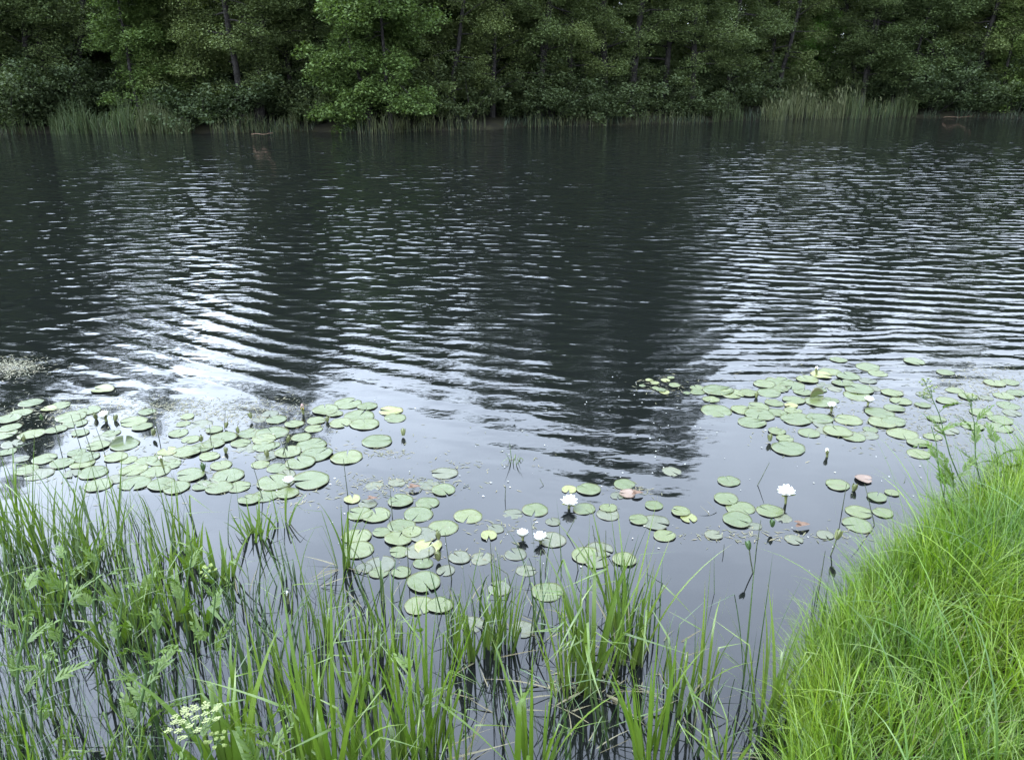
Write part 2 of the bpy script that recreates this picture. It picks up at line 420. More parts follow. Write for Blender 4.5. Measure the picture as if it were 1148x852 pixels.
def blades(mb, base, L, az, lean, bend, width, nseg=5, kink=None, kink_t=0.6, roll=None, power=1.4, fold=0.0, taper=1.6):
    """Grass-like strips that rise from BASE, lean and bend over towards azimuth AZ; KINK adds a sharp break."""
    base = np.asarray(base, float); n = len(base)
    if n == 0: return
    L, az, lean, bend, width = (arr(x, n) for x in (L, az, lean, bend, width))
    t = np.linspace(0, 1, nseg + 1); tm = (t[1:] + t[:-1]) / 2
    phi = lean[:, None] + bend[:, None] * tm[None] ** power
    if kink is not None:
        phi = phi + arr(kink, n)[:, None] * (tm[None] > arr(kink_t, n)[:, None])
    a2 = az[:, None] + RNG.normal(0, 0.25, n)[:, None] * tm[None]
    ds = (L / nseg)[:, None]
    step = np.stack([np.sin(phi) * np.cos(a2) * ds, np.sin(phi) * np.sin(a2) * ds, np.cos(phi) * ds], -1)
    p = np.concatenate([base[:, None], base[:, None] + np.cumsum(step, 1)], 1)
    rl = RNG.normal(0, 0.5, n) if roll is None else arr(roll, n)
    rlt = rl[:, None] + RNG.normal(0, 0.5, n)[:, None] * t[None]
    sa = az[:, None] + PI / 2 + rlt
    side = np.stack([np.cos(sa), np.sin(sa), 0.25 * np.sin(rlt * 2)], -1)
    prof = np.clip(0.55 + 2.5 * t, 0, 1) * (1 - t ** taper) + 0.04
    half = (width[:, None] * prof[None] / 2)[..., None] * side
    v = np.stack([p - half, p + half], 2).reshape(-1, 3)
    m = 2 * (nseg + 1)
    i = (np.arange(n) * m)[:, None] + (np.arange(nseg) * 2)[None]
    f = np.stack([i, i + 1, i + 3, i + 2], -1).reshape(-1, 4)
    mb.add(v, f, np.tile(np.repeat(t, 2), n))

def leaf_cards(mb, c, size, normal_up=0.5, aspect=0.65):
    """One four-cornered leaf at each centre C."""
    n = len(c)
    nrm = RNG.normal(0, 1, (n, 3)); nrm /= np.linalg.norm(nrm, axis=1)[:, None]
    nrm[:, 2] = np.abs(nrm[:, 2]) + normal_up
    nrm /= np.linalg.norm(nrm, axis=1)[:, None]
    u = np.cross(nrm, RNG.normal(0, 1, (n, 3))); u /= np.linalg.norm(u, axis=1)[:, None] + 1e-9
    w = np.cross(nrm, u)
    s = (arr(size, n) * RNG.uniform(0.7, 1.3, n))[:, None] / 2
    drop = nrm * s * 0.25
    v = np.stack([c - u * s - drop, c - w * s * aspect, c + u * s - drop, c + w * s * aspect], 1).reshape(-1, 3)
    mb.add(v, np.arange(n * 4).reshape(-1, 4))

# ------------------------------------------------------------------ the ground and the water
far_px = [(0, 151), (110, 150), (210, 150), (330, 148), (430, 150), (500, 147), (560, 144), (640, 142), (720, 140), (800, 137), (900, 134), (1030, 132), (1148, 133)]
far_pts = [on_z(*p) for p in far_px]
fx = np.array([-120] + [p.x for p in far_pts] + [140]); fy = np.array([far_pts[0].y - 3] + [p.y for p in far_pts] + [far_pts[-1].y + 10])
def yfar(x): return np.interp(x, fx, fy) + 0.25 * np.sin(np.asarray(x) * 1.3) + 0.15 * np.sin(np.asarray(x) * 3.1 + 1)
nsy = np.array([1.0, 1.7, 2.3, 2.6, 2.95, 3.75, 4.5, 6.0, 8.0, 12.0, 40.0]); nsx = np.array([0.3, 0.82, 1.09, 1.24, 1.58, 2.55, 3.9, 7.0, 14.0, 40.0, 120.0])
def near_in(x, y):
    right = (x - np.interp(y, nsy, nsx)) * 0.75
    return np.maximum(right, 1.5 + 0.05 * np.sin(3 * x) - y)
def ground_z(x, y):
    x, y = np.asarray(x, float), np.asarray(y, float)
    n = near_in(x, y)
    zn = np.where(n < 0, np.maximum(n * 0.7, -0.9), np.minimum(0.16 * n + 0.06 * (1 - np.exp(-n * 8)), 0.55))
    d = y - yfar(x)
    zf = np.where(d < 0, np.maximum(d * 0.4, -0.9), 0.25 * (1 - np.exp(-d * 2)) + np.minimum(0.06 * d, 3.0))
    return np.maximum(zn, zf) + 0.01 * np.sin(x * 5.1) * np.cos(y * 4.3)
def build_ground():
    xs = np.concatenate([np.linspace(-160, -45, 12), np.linspace(-43, -4.2, 60), np.linspace(-4, 6, 120), np.linspace(6.3, 60, 70), np.linspace(64, 200, 12)])
    ys = np.concatenate([np.linspace(-60, -4, 10), np.linspace(-3, 8, 130), np.linspace(8.5, 28, 40), np.linspace(28.4, 52, 80), np.linspace(54, 300, 30)])
    X, Y = np.meshgrid(xs, ys)
    v = np.stack([X, Y, ground_z(X, Y)], -1).reshape(-1, 3)
    nx, ny = len(xs), len(ys)
    i = (np.arange(ny - 1)[:, None] * nx + np.arange(nx - 1)[None])
    f = np.stack([i, i + 1, i + nx + 1, i + nx], -1).reshape(-1, 4)
    kind(link('ground', mesh_np('ground', v, f, M['ground'], smooth=True)), 'structure')
build_ground()
wv = [(-160, -2, 0), (200, -2, 0), (200, 70, 0), (-160, 70, 0)]
kind(link('water', mesh_np('water', wv, [(0, 1, 2, 3)], M['water'])), 'structure')

# ------------------------------------------------------------------ trees on the far bank
def wander(p0, d, length, n, jit, up=0.0, rng=random):
    p, d = Vector(p0), Vector(d).normalized()
    out = [p.copy()]
    for _ in range(n):
        d = (d + Vector((rng.gauss(0, jit), rng.gauss(0, jit), rng.gauss(0, jit) + up))).normalized()
        p = p + d * (length / n)
        out.append(p.copy())
    return out

def make_tree(seed, H, width, low, stems, leaf=0.078, clumps=1.0, droop=0.0, leafmat='alder', narrow_top=1.0):
    """A waterside tree: trunk mesh with its limbs, and a crown of leaves gathered in sprays along the limbs."""
    rng = random.Random(seed); global RNG
    keep = RNG; RNG = np.random.default_rng(seed)
    tb, cb = MB(), MB()
    for s in range(stems):
        a0 = rng.uniform(0, 2 * PI); off = 0.0 if stems == 1 else rng.uniform(0.15, 0.45)
        lean = rng.uniform(0.01, 0.06) if stems == 1 else rng.uniform(0.05, 0.15)
        hh = H * (1 if s == 0 else rng.uniform(0.75, 0.95))
        trunk = wander((off * math.cos(a0), off * math.sin(a0), -0.2), (lean * math.cos(a0), lean * math.sin(a0), 1), hh, 12, 0.05, 0.04, rng)
        r0 = 0.0075 * H + 0.03
        tube(tb, trunk, [r0 * (1 - 0.93 * (i / 12) ** 0.9) * (1.35 if i == 0 else 1) for i in range(13)], 8)
        nl = int(H * 5.4 * clumps / stems ** 0.6)
        for k in range(nl):
            u = (k + rng.random()) / nl
            z = low + (hh * 0.99 - low) * u ** 0.72
            q = min(11.99, max(0.01, z / hh * 12)); i0 = int(q)
            p = trunk[i0].lerp(trunk[i0 + 1], q - i0)
            zr = (z - low) / max(0.1, hh - low)
            prof = math.sin(PI * min(1, (0.25 + 0.68 * zr)) ** narrow_top) ** 0.5 if zr < 0.97 else 0.32
            ln = max(0.7, width * prof * rng.uniform(0.55, 1.15) * (0.95 if stems == 1 else 0.8))
            a = rng.uniform(0, 2 * PI)
            rise = rng.uniform(-0.1, 0.6) - droop * (1 - zr)
            limb = wander(p, (math.cos(a), math.sin(a), rise), ln, 6, 0.14, -0.03 - droop * 0.12, rng)
            rl = max(0.012, r0 * 0.35 * (1 - zr * 0.8))
            tube(tb, limb, [rl * (1 - 0.85 * i / 6) for i in range(7)], 4)
            nsp = max(4, int(ln * 3.4))
            for m in range(nsp):
                w = 0.28 + 0.72 * (m + rng.random()) / nsp
                qq = min(5.99, w * 6); ii = int(qq)
                c = limb[ii].lerp(limb[ii + 1], qq - ii) + Vector((rng.gauss(0, .22), rng.gauss(0, .22), rng.gauss(0, .16)))
                rad = rng.uniform(0.30, 0.66)
                nlv = int(rng.uniform(90, 200) * rad / 0.45)
                d = RNG.normal(0, 1, (nlv, 3)); d /= np.linalg.norm(d, axis=1)[:, None]
                d *= (RNG.random(nlv) ** 0.45)[:, None] * np.array([rad, rad, rad * 0.55])
                d[:, 2] -= 0.35 * (d[:, 0] ** 2 + d[:, 1] ** 2) / max(rad, .1)          # sprays hang at their rim
                leaf_cards(cb, np.array(c) + d, leaf, 0.7)
    out = (tb.mesh('trunk', M['bark'], True), cb.mesh('crown', M[leafmat]))
    RNG = keep
    return out

def make_shrub(seed, H, width, leafmat='alder', leaf=0.115):
    rng = random.Random(seed); global RNG
    keep = RNG; RNG = np.random.default_rng(seed)
    tb, cb = MB(), MB()
    for s in range(13):
        a = rng.uniform(0, 2 * PI)
        st = wander((0.2 * math.cos(a), 0.2 * math.sin(a), -0.1), (math.cos(a) * 0.6, math.sin(a) * 0.6, 1), H * rng.uniform(.8, 1.15), 7, 0.12, -0.05, rng)
        tube(tb, st, [0.03 * (1 - 0.8 * i / 7) for i in range(8)], 5)
        for m in range(11):
            w = 0.2 + 0.8 * rng.random(); qq = min(6.99, w * 7); ii = int(qq)
            c = st[ii].lerp(st[ii + 1], qq - ii) + Vector((rng.gauss(0, width * .22), rng.gauss(0, width * .22), rng.gauss(0, .15)))
            rad = rng.uniform(0.28, 0.5); nlv = rng.randint(45, 95)
            d = RNG.normal(0, 1, (nlv, 3)); d /= np.linalg.norm(d, axis=1)[:, None]
            d *= (RNG.random(nlv) ** 0.45)[:, None] * np.array([rad, rad, rad * 0.6])
            leaf_cards(cb, np.array(c) + d, leaf, 0.7)
    out = (tb.mesh('stem', M['bark'], True), cb.mesh('foliage', M[leafmat]))
    RNG = keep
    return out

TREES = {
    'tall': [make_tree(1, 18.5, 2.7, 1.6, 1, clumps=1.2), make_tree(2, 17.5, 2.6, 1.3, 1, clumps=1.25)],
    'mid': [make_tree(3, 13.0, 2.6, 1.2, 2, clumps=1.1), make_tree(4, 12.6, 2.7, 1.0, 1, clumps=1.25), make_tree(5, 13.4, 2.6, 1.5, 3, clumps=1.15)],
    'low': [make_tree(6, 7.6, 2.6, 0.8, 2, clumps=1.3, droop=0.25), make_tree(7, 8.2, 2.7, 0.9, 3, clumps=1.3)],
    'pale': [make_tree(8, 7.6, 2.7, 0.7, 3, leaf=0.11, clumps=1.5, droop=0.45, leafmat='willow'), make_tree(9, 9.6, 2.6, 0.8, 2, leaf=0.11, clumps=1.35, droop=0.3, leafmat='willow')],
    'lime': [make_tree(10, 7.0, 2.4, 0.5, 2, leafmat='sunlit_hazel', clumps=1.2)],
}
SHRUBS = [make_shrub(21, 2.7, 1.9, 'shaded_undergrowth'), make_shrub(22, 2.0, 2.0, 'shaded_undergrowth'), make_shrub(23, 2.6, 1.8, 'alder')]
tree_n = [0]
def place_tree(variety, i, x, y, label, group=None, s=1.0, name='alder_tree', cat='tree'):
    trunk, crown = TREES[variety][i % len(TREES[variety])]
    t = thing(name, label, cat, (x, y, float(ground_z(x, y)) - 0.05), random.uniform(0, 2 * PI), group)
    t.scale = (s * random.uniform(.93, 1.08), s * random.uniform(.93, 1.08), s)
    link('trunk', trunk, t); link('crown', crown, t)
    return t
def bank_xy(px, back):
    d = ray(px, 140)
    x = 0.0
    for _ in range(12):                     # walk along the ray direction to the far shore
        y = float(yfar(x)) + back
        x = d[0] / d[1] * y
    return x, y

front = [  # px, metres back from the waterline, variety, index, scale, label
    (-215, 2.0, 'mid', 0, 1.10, 'dark green alder on the far bank, beyond the left edge of the reeds'),
    (-120, 1.8, 'mid', 2, 1.08, 'dark alder on the far bank just outside the left edge'),
    (-40, 1.6, 'mid', 1, 1.14, 'dark alder at the far left edge of the opposite bank'),
    (22, 2.2, 'mid', 0, 1.14, 'alder with a paler side branch behind the left reed bed'),
    (78, 2.6, 'mid', 2, 1.10, 'dark alder standing in shade behind the left reeds'),
    (165, 1.9, 'pale', 1, .86, 'pale green waterside tree arching over the right half of the left reeds'),
    (222, 2.6, 'low', 1, 1.05, 'low dark tree right of the left reed bed'),
    (282, 1.8, 'mid', 2, 1.06, 'many-stemmed alder with bare trunks showing near the water, left of centre'),
    (332, 2.0, 'mid', 1, 1.02, 'dense alder next to the many-stemmed one, towards the centre'),
    (382, 2.6, 'mid', 0, .84, 'alder behind the light hanging branches left of centre'),
    (430, 0.9, 'pale', 0, 1.08, 'light green tree hanging low over the water left of centre'),
    (450, 3.0, 'mid', 2, .92, 'dark alder rising directly above the light hanging tree'),
    (500, 2.0, 'mid', 0, .96, 'alder right behind the light green hanging tree'),
    (552, 2.2, 'mid', 1, .96, 'dark alder at the middle of the far bank'),
    (600, 1.8, 'mid', 2, 1.10, 'dark alder just left of the tallest trees'),
    (640, 1.7, 'tall', 1, .96, 'tall alder, leftmost of the tallest group on the far bank'),
    (676, 2.6, 'tall', 0, 1.0, 'second tall alder from the left in the tallest group'),
    (706, 1.6, 'tall', 0, 1.06, 'tallest alder of the far bank, middle of the tall group'),
    (742, 2.4, 'tall', 1, 1.08, 'fourth tall alder from the left in the tallest group'),
    (774, 1.5, 'tall', 1, 1.0, 'tall alder, rightmost of the tallest group on the far bank'),
    (812, 1.6, 'mid', 1, 1.12, 'broad alder with layered branches right of the tall group'),
    (862, 3.4, 'mid', 0, 1.08, 'dark tree behind the left part of the pale reeds'),
    (912, 7.5, 'lime', 0, .82, 'young tree coloured sunlit yellow-green in the clearing behind the pale reeds'),
    (962, 3.2, 'mid', 2, 1.06, 'dark tree above the right half of the pale reeds'),
    (1010, 1.8, 'low', 0, 1.25, 'low tree bending over the water at the right end of the pale reeds'),
    (1035, 3.4, 'mid', 1, 1.14, 'dark alder right behind the low bending tree'),
    (1082, 2.6, 'mid', 2, 1.14, 'alder with dark bare trunks near the right edge'),
    (1122, 1.6, 'pale', 1, .95, 'lighter green tree at the right edge of the far bank'),
    (1150, 3.0, 'mid', 0, 1.12, 'dark alder behind the lighter tree at the right edge'),
    (1200, 1.8, 'mid', 1, 1.12, 'dark alder just outside the right edge of the far bank'),
    (1285, 2.0, 'mid', 0, 1.12, 'dark alder further outside the right edge of the far bank'),
]
for px, back, var, i, s, lab in front:
    x, y = bank_xy(px, back)
    place_tree(var, i, x, y, lab, 'trees along the far waterline', s, {'pale': 'willow_tree', 'lime': 'young_tree'}.get(var, 'alder_tree'))
kk = 0
for back, step, hs in ((6.0, 58, .9), (11.0, 58, .92), (17.0, 58, .95), (24.0, 58, 1.0), (33.0, 56, 1.1), (43.0, 54, 1.3)):
    for px in range(-330 + int(back * 9) % 50, 1480, step):
        q = px + random.uniform(-14, 14)
        x, y = bank_xy(q, back + random.uniform(-1.2, 1.2))
        var = 'tall' if 630 < q < 770 and back < 8 else ('low' if 115 < q < 240 else 'mid')
        if back > 8 and var == 'low' and (840 < q < 1060): var = 'low'
        if 880 < q < 950 and back < 8: continue
        place_tree(var, kk, x, y, 'dark tree standing deep in the wood behind the waterside trees', 'trees deep in the wood', hs * random.uniform(.9, 1.08) * (1.1 if q > 820 else 1) * (1.15 if var == 'low' and back > 8 else 1))
        kk += 1
shrubs = [(60, 2.6, 0), (20, 1.2, 1), (130, 3.2, 0), (240, 1.0, 1), (300, 2.6, 0), (360, 1.2, 1), (460, 1.6, 2), (520, 1.2, 0), (575, 2.4, 1), (620, .9, 0), (680, 1.0, 1),
          (730, 2.2, 0), (775, .8, 1), (815, 2.5, 0), (865, 3.6, 1), (930, 4.2, 0), (985, 3.2, 1), (1045, 1.0, 0), (1090, 1.0, 1), (1140, 1.1, 0), (-60, 1, 1), (1200, 1, 0), (905, 5.5, 2), (420, 3.4, 0), (660, 3.6, 1)]
SHRUB_AT = ['behind the left reed bed', 'at the left edge of the far bank', 'behind the middle of the left reeds', 'just right of the left reeds', 'below the many-stemmed alder',
            'below the dense alder left of centre', 'right of the light hanging tree', 'below the centre of the far bank', 'set back at the middle of the far bank', 'left of the tall alders by the water',
            'below the left tall alder', 'between the two right tall alders', 'below the right tall alder', 'left of the pale reeds', 'behind the left end of the pale reeds', 'behind the middle of the pale reeds',
            'behind the right end of the pale reeds', 'below the low bending tree on the right', 'below the bare dark trunks on the right', 'at the right edge of the far bank', 'outside the left edge of the far bank',
            'outside the right edge of the far bank', 'in the clearing behind the pale reeds', 'set back behind the light hanging tree', 'set back behind the tall alders']
for (px, back, i), where in zip(shrubs, SHRUB_AT):
    x, y = bank_xy(px, back)
    t = thing('shrub', ('grey-green' if i == 2 else 'dark green') + ' shrub ' + where, 'shrub', (x, y, float(ground_z(x, y))), random.uniform(0, 6), 'shrubs under the far trees')
    s = random.uniform(.85, 1.2); t.scale = (s, s, s)
    link('stem', SHRUBS[i][0], t); link('foliage', SHRUBS[i][1], t)

kk = 0
for back, step in ((7.5, 60), (13.5, 58), (20.0, 56), (28.0, 54)):
    for px in range(-330, 1480, step):
        q = px + random.uniform(-18, 18)
        if 870 < q < 960 and back < 15: continue
        x, y = bank_xy(q, back + random.uniform(-1.5, 1.5))
        t = thing('shrub', 'dark shrub deep in the wood between the tree trunks', 'shrub', (x, y, float(ground_z(x, y))), random.uniform(0, 6), 'shrubs deep in the wood')
        s = random.uniform(1.2, 1.6); t.scale = (s * 1.2, s * 1.2, s)
        link('stem', SHRUBS[kk % 2][0], t); link('foliage', SHRUBS[kk % 2][1], t); kk += 1

# reeds at the far waterline
def reed_clump(px0, px1, back0, back1, n, h, matname, label, plume=0.0, group='reed beds along the far bank'):
    n = int(n * 1.6)
    xa, ya = bank_xy((px0 + px1) / 2, (back0 + back1) / 2)
    q = RNG.uniform(px0, px1, n)
    pts = []
    for qq in q:
        x, y = bank_xy(qq, RNG.uniform(back0, back1)); pts.append((x - xa, y - ya, max(float(ground_z(x, y)), -0.3)))
    pts = np.array(pts)
    hv = h * RNG.uniform(0.4, 1.12, n) * (0.75 + 0.25 * np.sin(q * 0.11 + px0))
    t = thing('reed_bed', label, 'reeds', (xa, ya, 0), 0, group)
    mb = MB()
    blades(mb, pts, hv, RNG.uniform(0, 2 * PI, n), RNG.normal(0, .07, n), np.abs(RNG.normal(.12, .2, n)), RNG.uniform(.012, .026, n), 5)
    m2 = n // 2
    blades(mb, pts[:m2] + [0, 0, .3], hv[:m2] * .6, RNG.uniform(0, 2 * PI, m2), .25, RNG.uniform(.3, 1.0, m2), .03, 5)
    kind(link('reed_blades', mb.mesh('reed_blades', M[matname]), t), 'stuff')
    if plume:
        m3 = int(n * plume); mb = MB()
        top = pts[:m3] + np.stack([np.zeros(m3), np.zeros(m3), hv[:m3] * .97], -1)
        blades(mb, top, RNG.uniform(.18, .3, m3), RNG.uniform(0, 2 * PI, m3), .2, .6, .055, 4)
        kind(link('reed_plumes', mb.mesh('reed_plumes', M['dry_reed']), t), 'stuff')
reed_clump(55, 150, -.5, .6, 330, 1.55, 'reed', 'green reed bed at the water under the dark left trees')
reed_clump(152, 214, -.6, .5, 330, 1.5, 'reed', 'brighter reed bed under the pale arching tree, left side')
reed_clump(235, 345, -.3, .3, 130, .95, 'reed', 'thin short reeds below the many-stemmed alder')
reed_clump(400, 545, -.3, .3, 130, 1.0, 'dry_reed', 'sparse dry reeds below the light hanging tree')
reed_clump(590, 690, -.3, .3, 70, .8, 'dry_reed', 'few dry reed stalks below the tall alders')
reed_clump(798, 832, -.4, .5, 110, 1.2, 'reed', 'small reed clump left of the large pale reed bed')
reed_clump(852, 945, -.4, .9, 420, 1.8, 'dry_reed', 'tall pale reed bed with feathery plumes, right of centre', .28)
reed_clump(946, 1026, -.4, .6, 260, 1.6, 'reed', 'shorter greenish reed bed beside the tall pale reeds', .1)
reed_clump(-70, 50, -.3, .3, 110, .9, 'reed', 'thin dark reeds at the left edge of the far bank')
reed_clump(700, 790, -.2, .4, 90, .7, 'dry_reed', 'low dead reeds right of the tall alders')
def fringe():
    n = 5200
    x = RNG.uniform(-34, 40, n); x = x[np.sin(x * 1.1) + np.sin(x * 2.9 + 1) > -.5]; n = len(x); d = np.abs(RNG.normal(0, .35, n)) - .12
    y = yfar(x) + d
    mb = MB()
    blades(mb, np.stack([x, y, np.maximum(ground_z(x, y), -.1) - .02], -1), RNG.uniform(.25, .75, n) * (.7 + .3 * np.sin(x * 1.7)), RNG.uniform(0, 6.3, n), np.abs(RNG.normal(.2, .2, n)), np.abs(RNG.normal(.5, .5, n)), RNG.uniform(.015, .035, n), 4)
    tag(kind(link('waterside_sedge', mb.mesh('waterside_sedge', M['shaded_far_sedge'])), 'stuff'), 'dark low sedge fringe along the far waterline', 'sedge')
fringe()
def fallen_branch(pxa, pxb, py, label):
    a, b = on_z(pxa, py, 0.05), on_z(pxb, py - 1, 0.1)
    mb = MB(); pts = [a.lerp(b, i / 6) - a + Vector((0, random.gauss(0, .03), .02 * math.sin(i * 1.4))) for i in range(7)]
    tube(mb, pts, [.013 - .0012 * i for i in range(7)], 6)
    tag(link('fallen_branch', mb.mesh('fallen_branch', M['dead_leaf'], True), None, a), label, 'branch', 'dead wood at the far waterline')
fallen_branch(282, 306, 151, 'pale floating branch at the far waterline below the many-stemmed alder')
fallen_branch(1058, 1092, 132, 'pale dead branch lying at the far waterline near the right edge')

# ------------------------------------------------------------------ landmarks and labels
MARKS, USED = [], set()
def mark(pos, phrase): MARKS.append((Vector(pos), phrase))
def auto_label(what, pos, reach=1.2):
    """What it is, plus which way it lies from the nearest landmark; never the same label twice."""
    p = Vector((pos[0], pos[1], 0)); q = to_px(p)
    for d, m, phrase in sorted(((p - m).length, i, ph) for i, (m, ph) in enumerate(MARKS)):
        if d > reach: break
        mp = to_px((MARKS[m][0].x, MARKS[m][0].y, 0))
        dx, dy = q[0] - mp[0], (q[1] - mp[1]) * 2.0
        ang = math.degrees(math.atan2(dy, dx)) % 360
        rel = ['right of', 'in front and right of', 'in front of', 'in front and left of', 'left of', 'behind and left of', 'behind', 'behind and right of'][int((ang + 22.5) // 45) % 8]
        how = 'touching distance ' if False else ('close ' if d < .16 else '' if d < .38 else 'well ')
        lab = f'{what} {how}{rel} {phrase}'
        if lab not in USED and len(lab.split()) <= 16:
            USED.add(lab); return lab
    return None

# ------------------------------------------------------------------ water lilies: flowers and buds
def petal_strip(mb, L, w, az, tilt, curl, r0, z0, n=5):
    t = np.linspace(0, 1, n + 1)
    ph = tilt + curl * t
    h = np.concatenate([[0], np.cumsum(np.cos((ph[1:] + ph[:-1]) / 2) * L / n)]); v = np.concatenate([[0], np.cumsum(np.sin((ph[1:] + ph[:-1]) / 2) * L / n)])
    prof = np.sin(PI * (0.12 + 0.84 * t)) ** 0.8 * w / 2
    d = np.array([math.cos(az), math.sin(az), 0]); s = np.array([-math.sin(az), math.cos(az), 0])
    c = d[None] * (r0 + h)[:, None] + np.array([0, 0, 1])[None] * (z0 + v)[:, None]
    cup = prof * 0.35
    V = np.stack([c - s * prof[:, None] + np.array([0, 0, 1]) * cup[:, None], c, c + s * prof[:, None] + np.array([0, 0, 1]) * cup[:, None]], 1).reshape(-1, 3)
    F = []
    for i in range(n):
        for j in range(2): a = i * 3 + j; F.append((a, a + 1, a + 4, a + 3))
    mb.add(V, F)

def flower_meshes(open_, rad, mat='petal'):
    pm, sm, tm = MB(), MB(), MB()
    whorls = [(9, 1.0, 0.25), (9, .92, 0.62), (8, .8, 0.98), (6, .62, 1.22)]
    for wi, (n, l, tl) in enumerate(whorls):
        for k in range(n):
            az = 2 * PI * (k + .5 * (wi % 2)) / n + random.gauss(0, .06)
            tilt = tl + (1 - open_) * (1.35 - tl)
            petal_strip(pm, rad * l * random.uniform(.94, 1.05), rad * .42, az, tilt, .35 + .5 * (1 - open_), rad * .08, .012 + .004 * wi)
    for k in range(4):
        petal_strip(sm, rad * .98, rad * .46, PI / 2 * k + .4, .12 + (1 - open_) * 1.1, .3 + .5 * (1 - open_), rad * .07, .006)
    tube(sm, [(0, 0, -.05), (0, 0, .0), (0, 0, .012)], [.006, .009, rad * .22], 7)
    for k in range(26):
        az = random.uniform(0, 2 * PI); r = rad * random.uniform(.04, .2)
        tube(tm, [(r * math.cos(az), r * math.sin(az), .02), (r * 1.3 * math.cos(az), r * 1.3 * math.sin(az), .02 + rad * random.uniform(.22, .34))], [.0022, .0016], 4)
    return pm.mesh('blossom', M[mat], True), sm.mesh('sepals', M['sepal'], True), tm.mesh('stamens', M['stamen'])
OPEN = [flower_meshes(.95, .052), flower_meshes(.75, .050), flower_meshes(.6, .048)]
HALF = flower_meshes(.2, .046); HALF_PINK = flower_meshes(.12, .046, 'pink')

flowers = [  # px, py, mesh set, scale, rise above water, label, landmark phrase
    (638, 570, OPEN[0], .95, .02, 'large fully open white water lily alone in the middle of the pond edge', 'the lone open lily mid-water'),
    (880, 565, OPEN[0], 1.0, .05, 'large open white water lily on a visible stalk, right of the middle', 'the stalked open lily right of centre'),
    (586, 605, OPEN[1], .78, .01, 'smaller white lily, left one of the pair among the grass stems', 'the left lily of the pair'),
    (606, 609, OPEN[1], .85, .01, 'white lily, right one of the pair among the grass stems', 'the right lily of the pair'),
    (324, 545, OPEN[1], .8, .01, 'open white lily at the front of the left pad patch', 'the open lily fronting the left patch'),
    (119, 472, OPEN[2], 1.05, .01, 'white lily between two dark buds at the back of the left patch', 'the white lily between dark buds'),
    (184, 533, HALF, .8, .08, 'half closed white lily held up on a stalk in the left patch', 'the half closed lily on the left'),
    (340, 464, HALF_PINK, 1.0, .02, 'upright half closed lily with pinkish brown sepals at the patch rear', 'the pinkish half closed lily'),
    (932, 461, OPEN[2], .95, .01, 'cupped white lily, left one of two in the right patch', 'the cupped lily of the right patch'),
    (973, 454, OPEN[1], .9, .01, 'white lily, right one of two in the right patch', 'the right lily of the right patch'),
    (915, 421, HALF, .95, .02, 'white lily with a reddish base at the rear of the right patch', 'the rear lily of the right patch'),
    (927, 512, HALF, .85, .01, 'half open white lily with green sepals in front of the right patch', 'the half open lily with green sepals'),
    (323, 676, HALF, .75, .02, 'small whitish lily among the grass tufts left of centre', 'the small lily among the tufts'),
]
for px, py, (b, s, st), sc, rise, lab, ph in flowers:
    p = on_z(px, py, 0)
    t = thing('water_lily', lab, 'flower', (p.x, p.y, rise), random.uniform(0, 6), 'white water lilies')
    t.rotation_euler = (random.gauss(0, .1), random.gauss(0, .1), random.uniform(0, 6)); t.scale = (sc,) * 3
    link('blossom', b, t); link('sepals', s, t); link('stamens', st, t)
    if rise > .03:
        mb = MB(); tube(mb, [(0, 0, -rise / sc - .05), (.004, 0, -rise / sc / 2), (0, 0, 0)], .004, 6)
        link('stalk', mb.mesh('stalk', M['dark_stalk'], True), t)
    mark(p, ph)

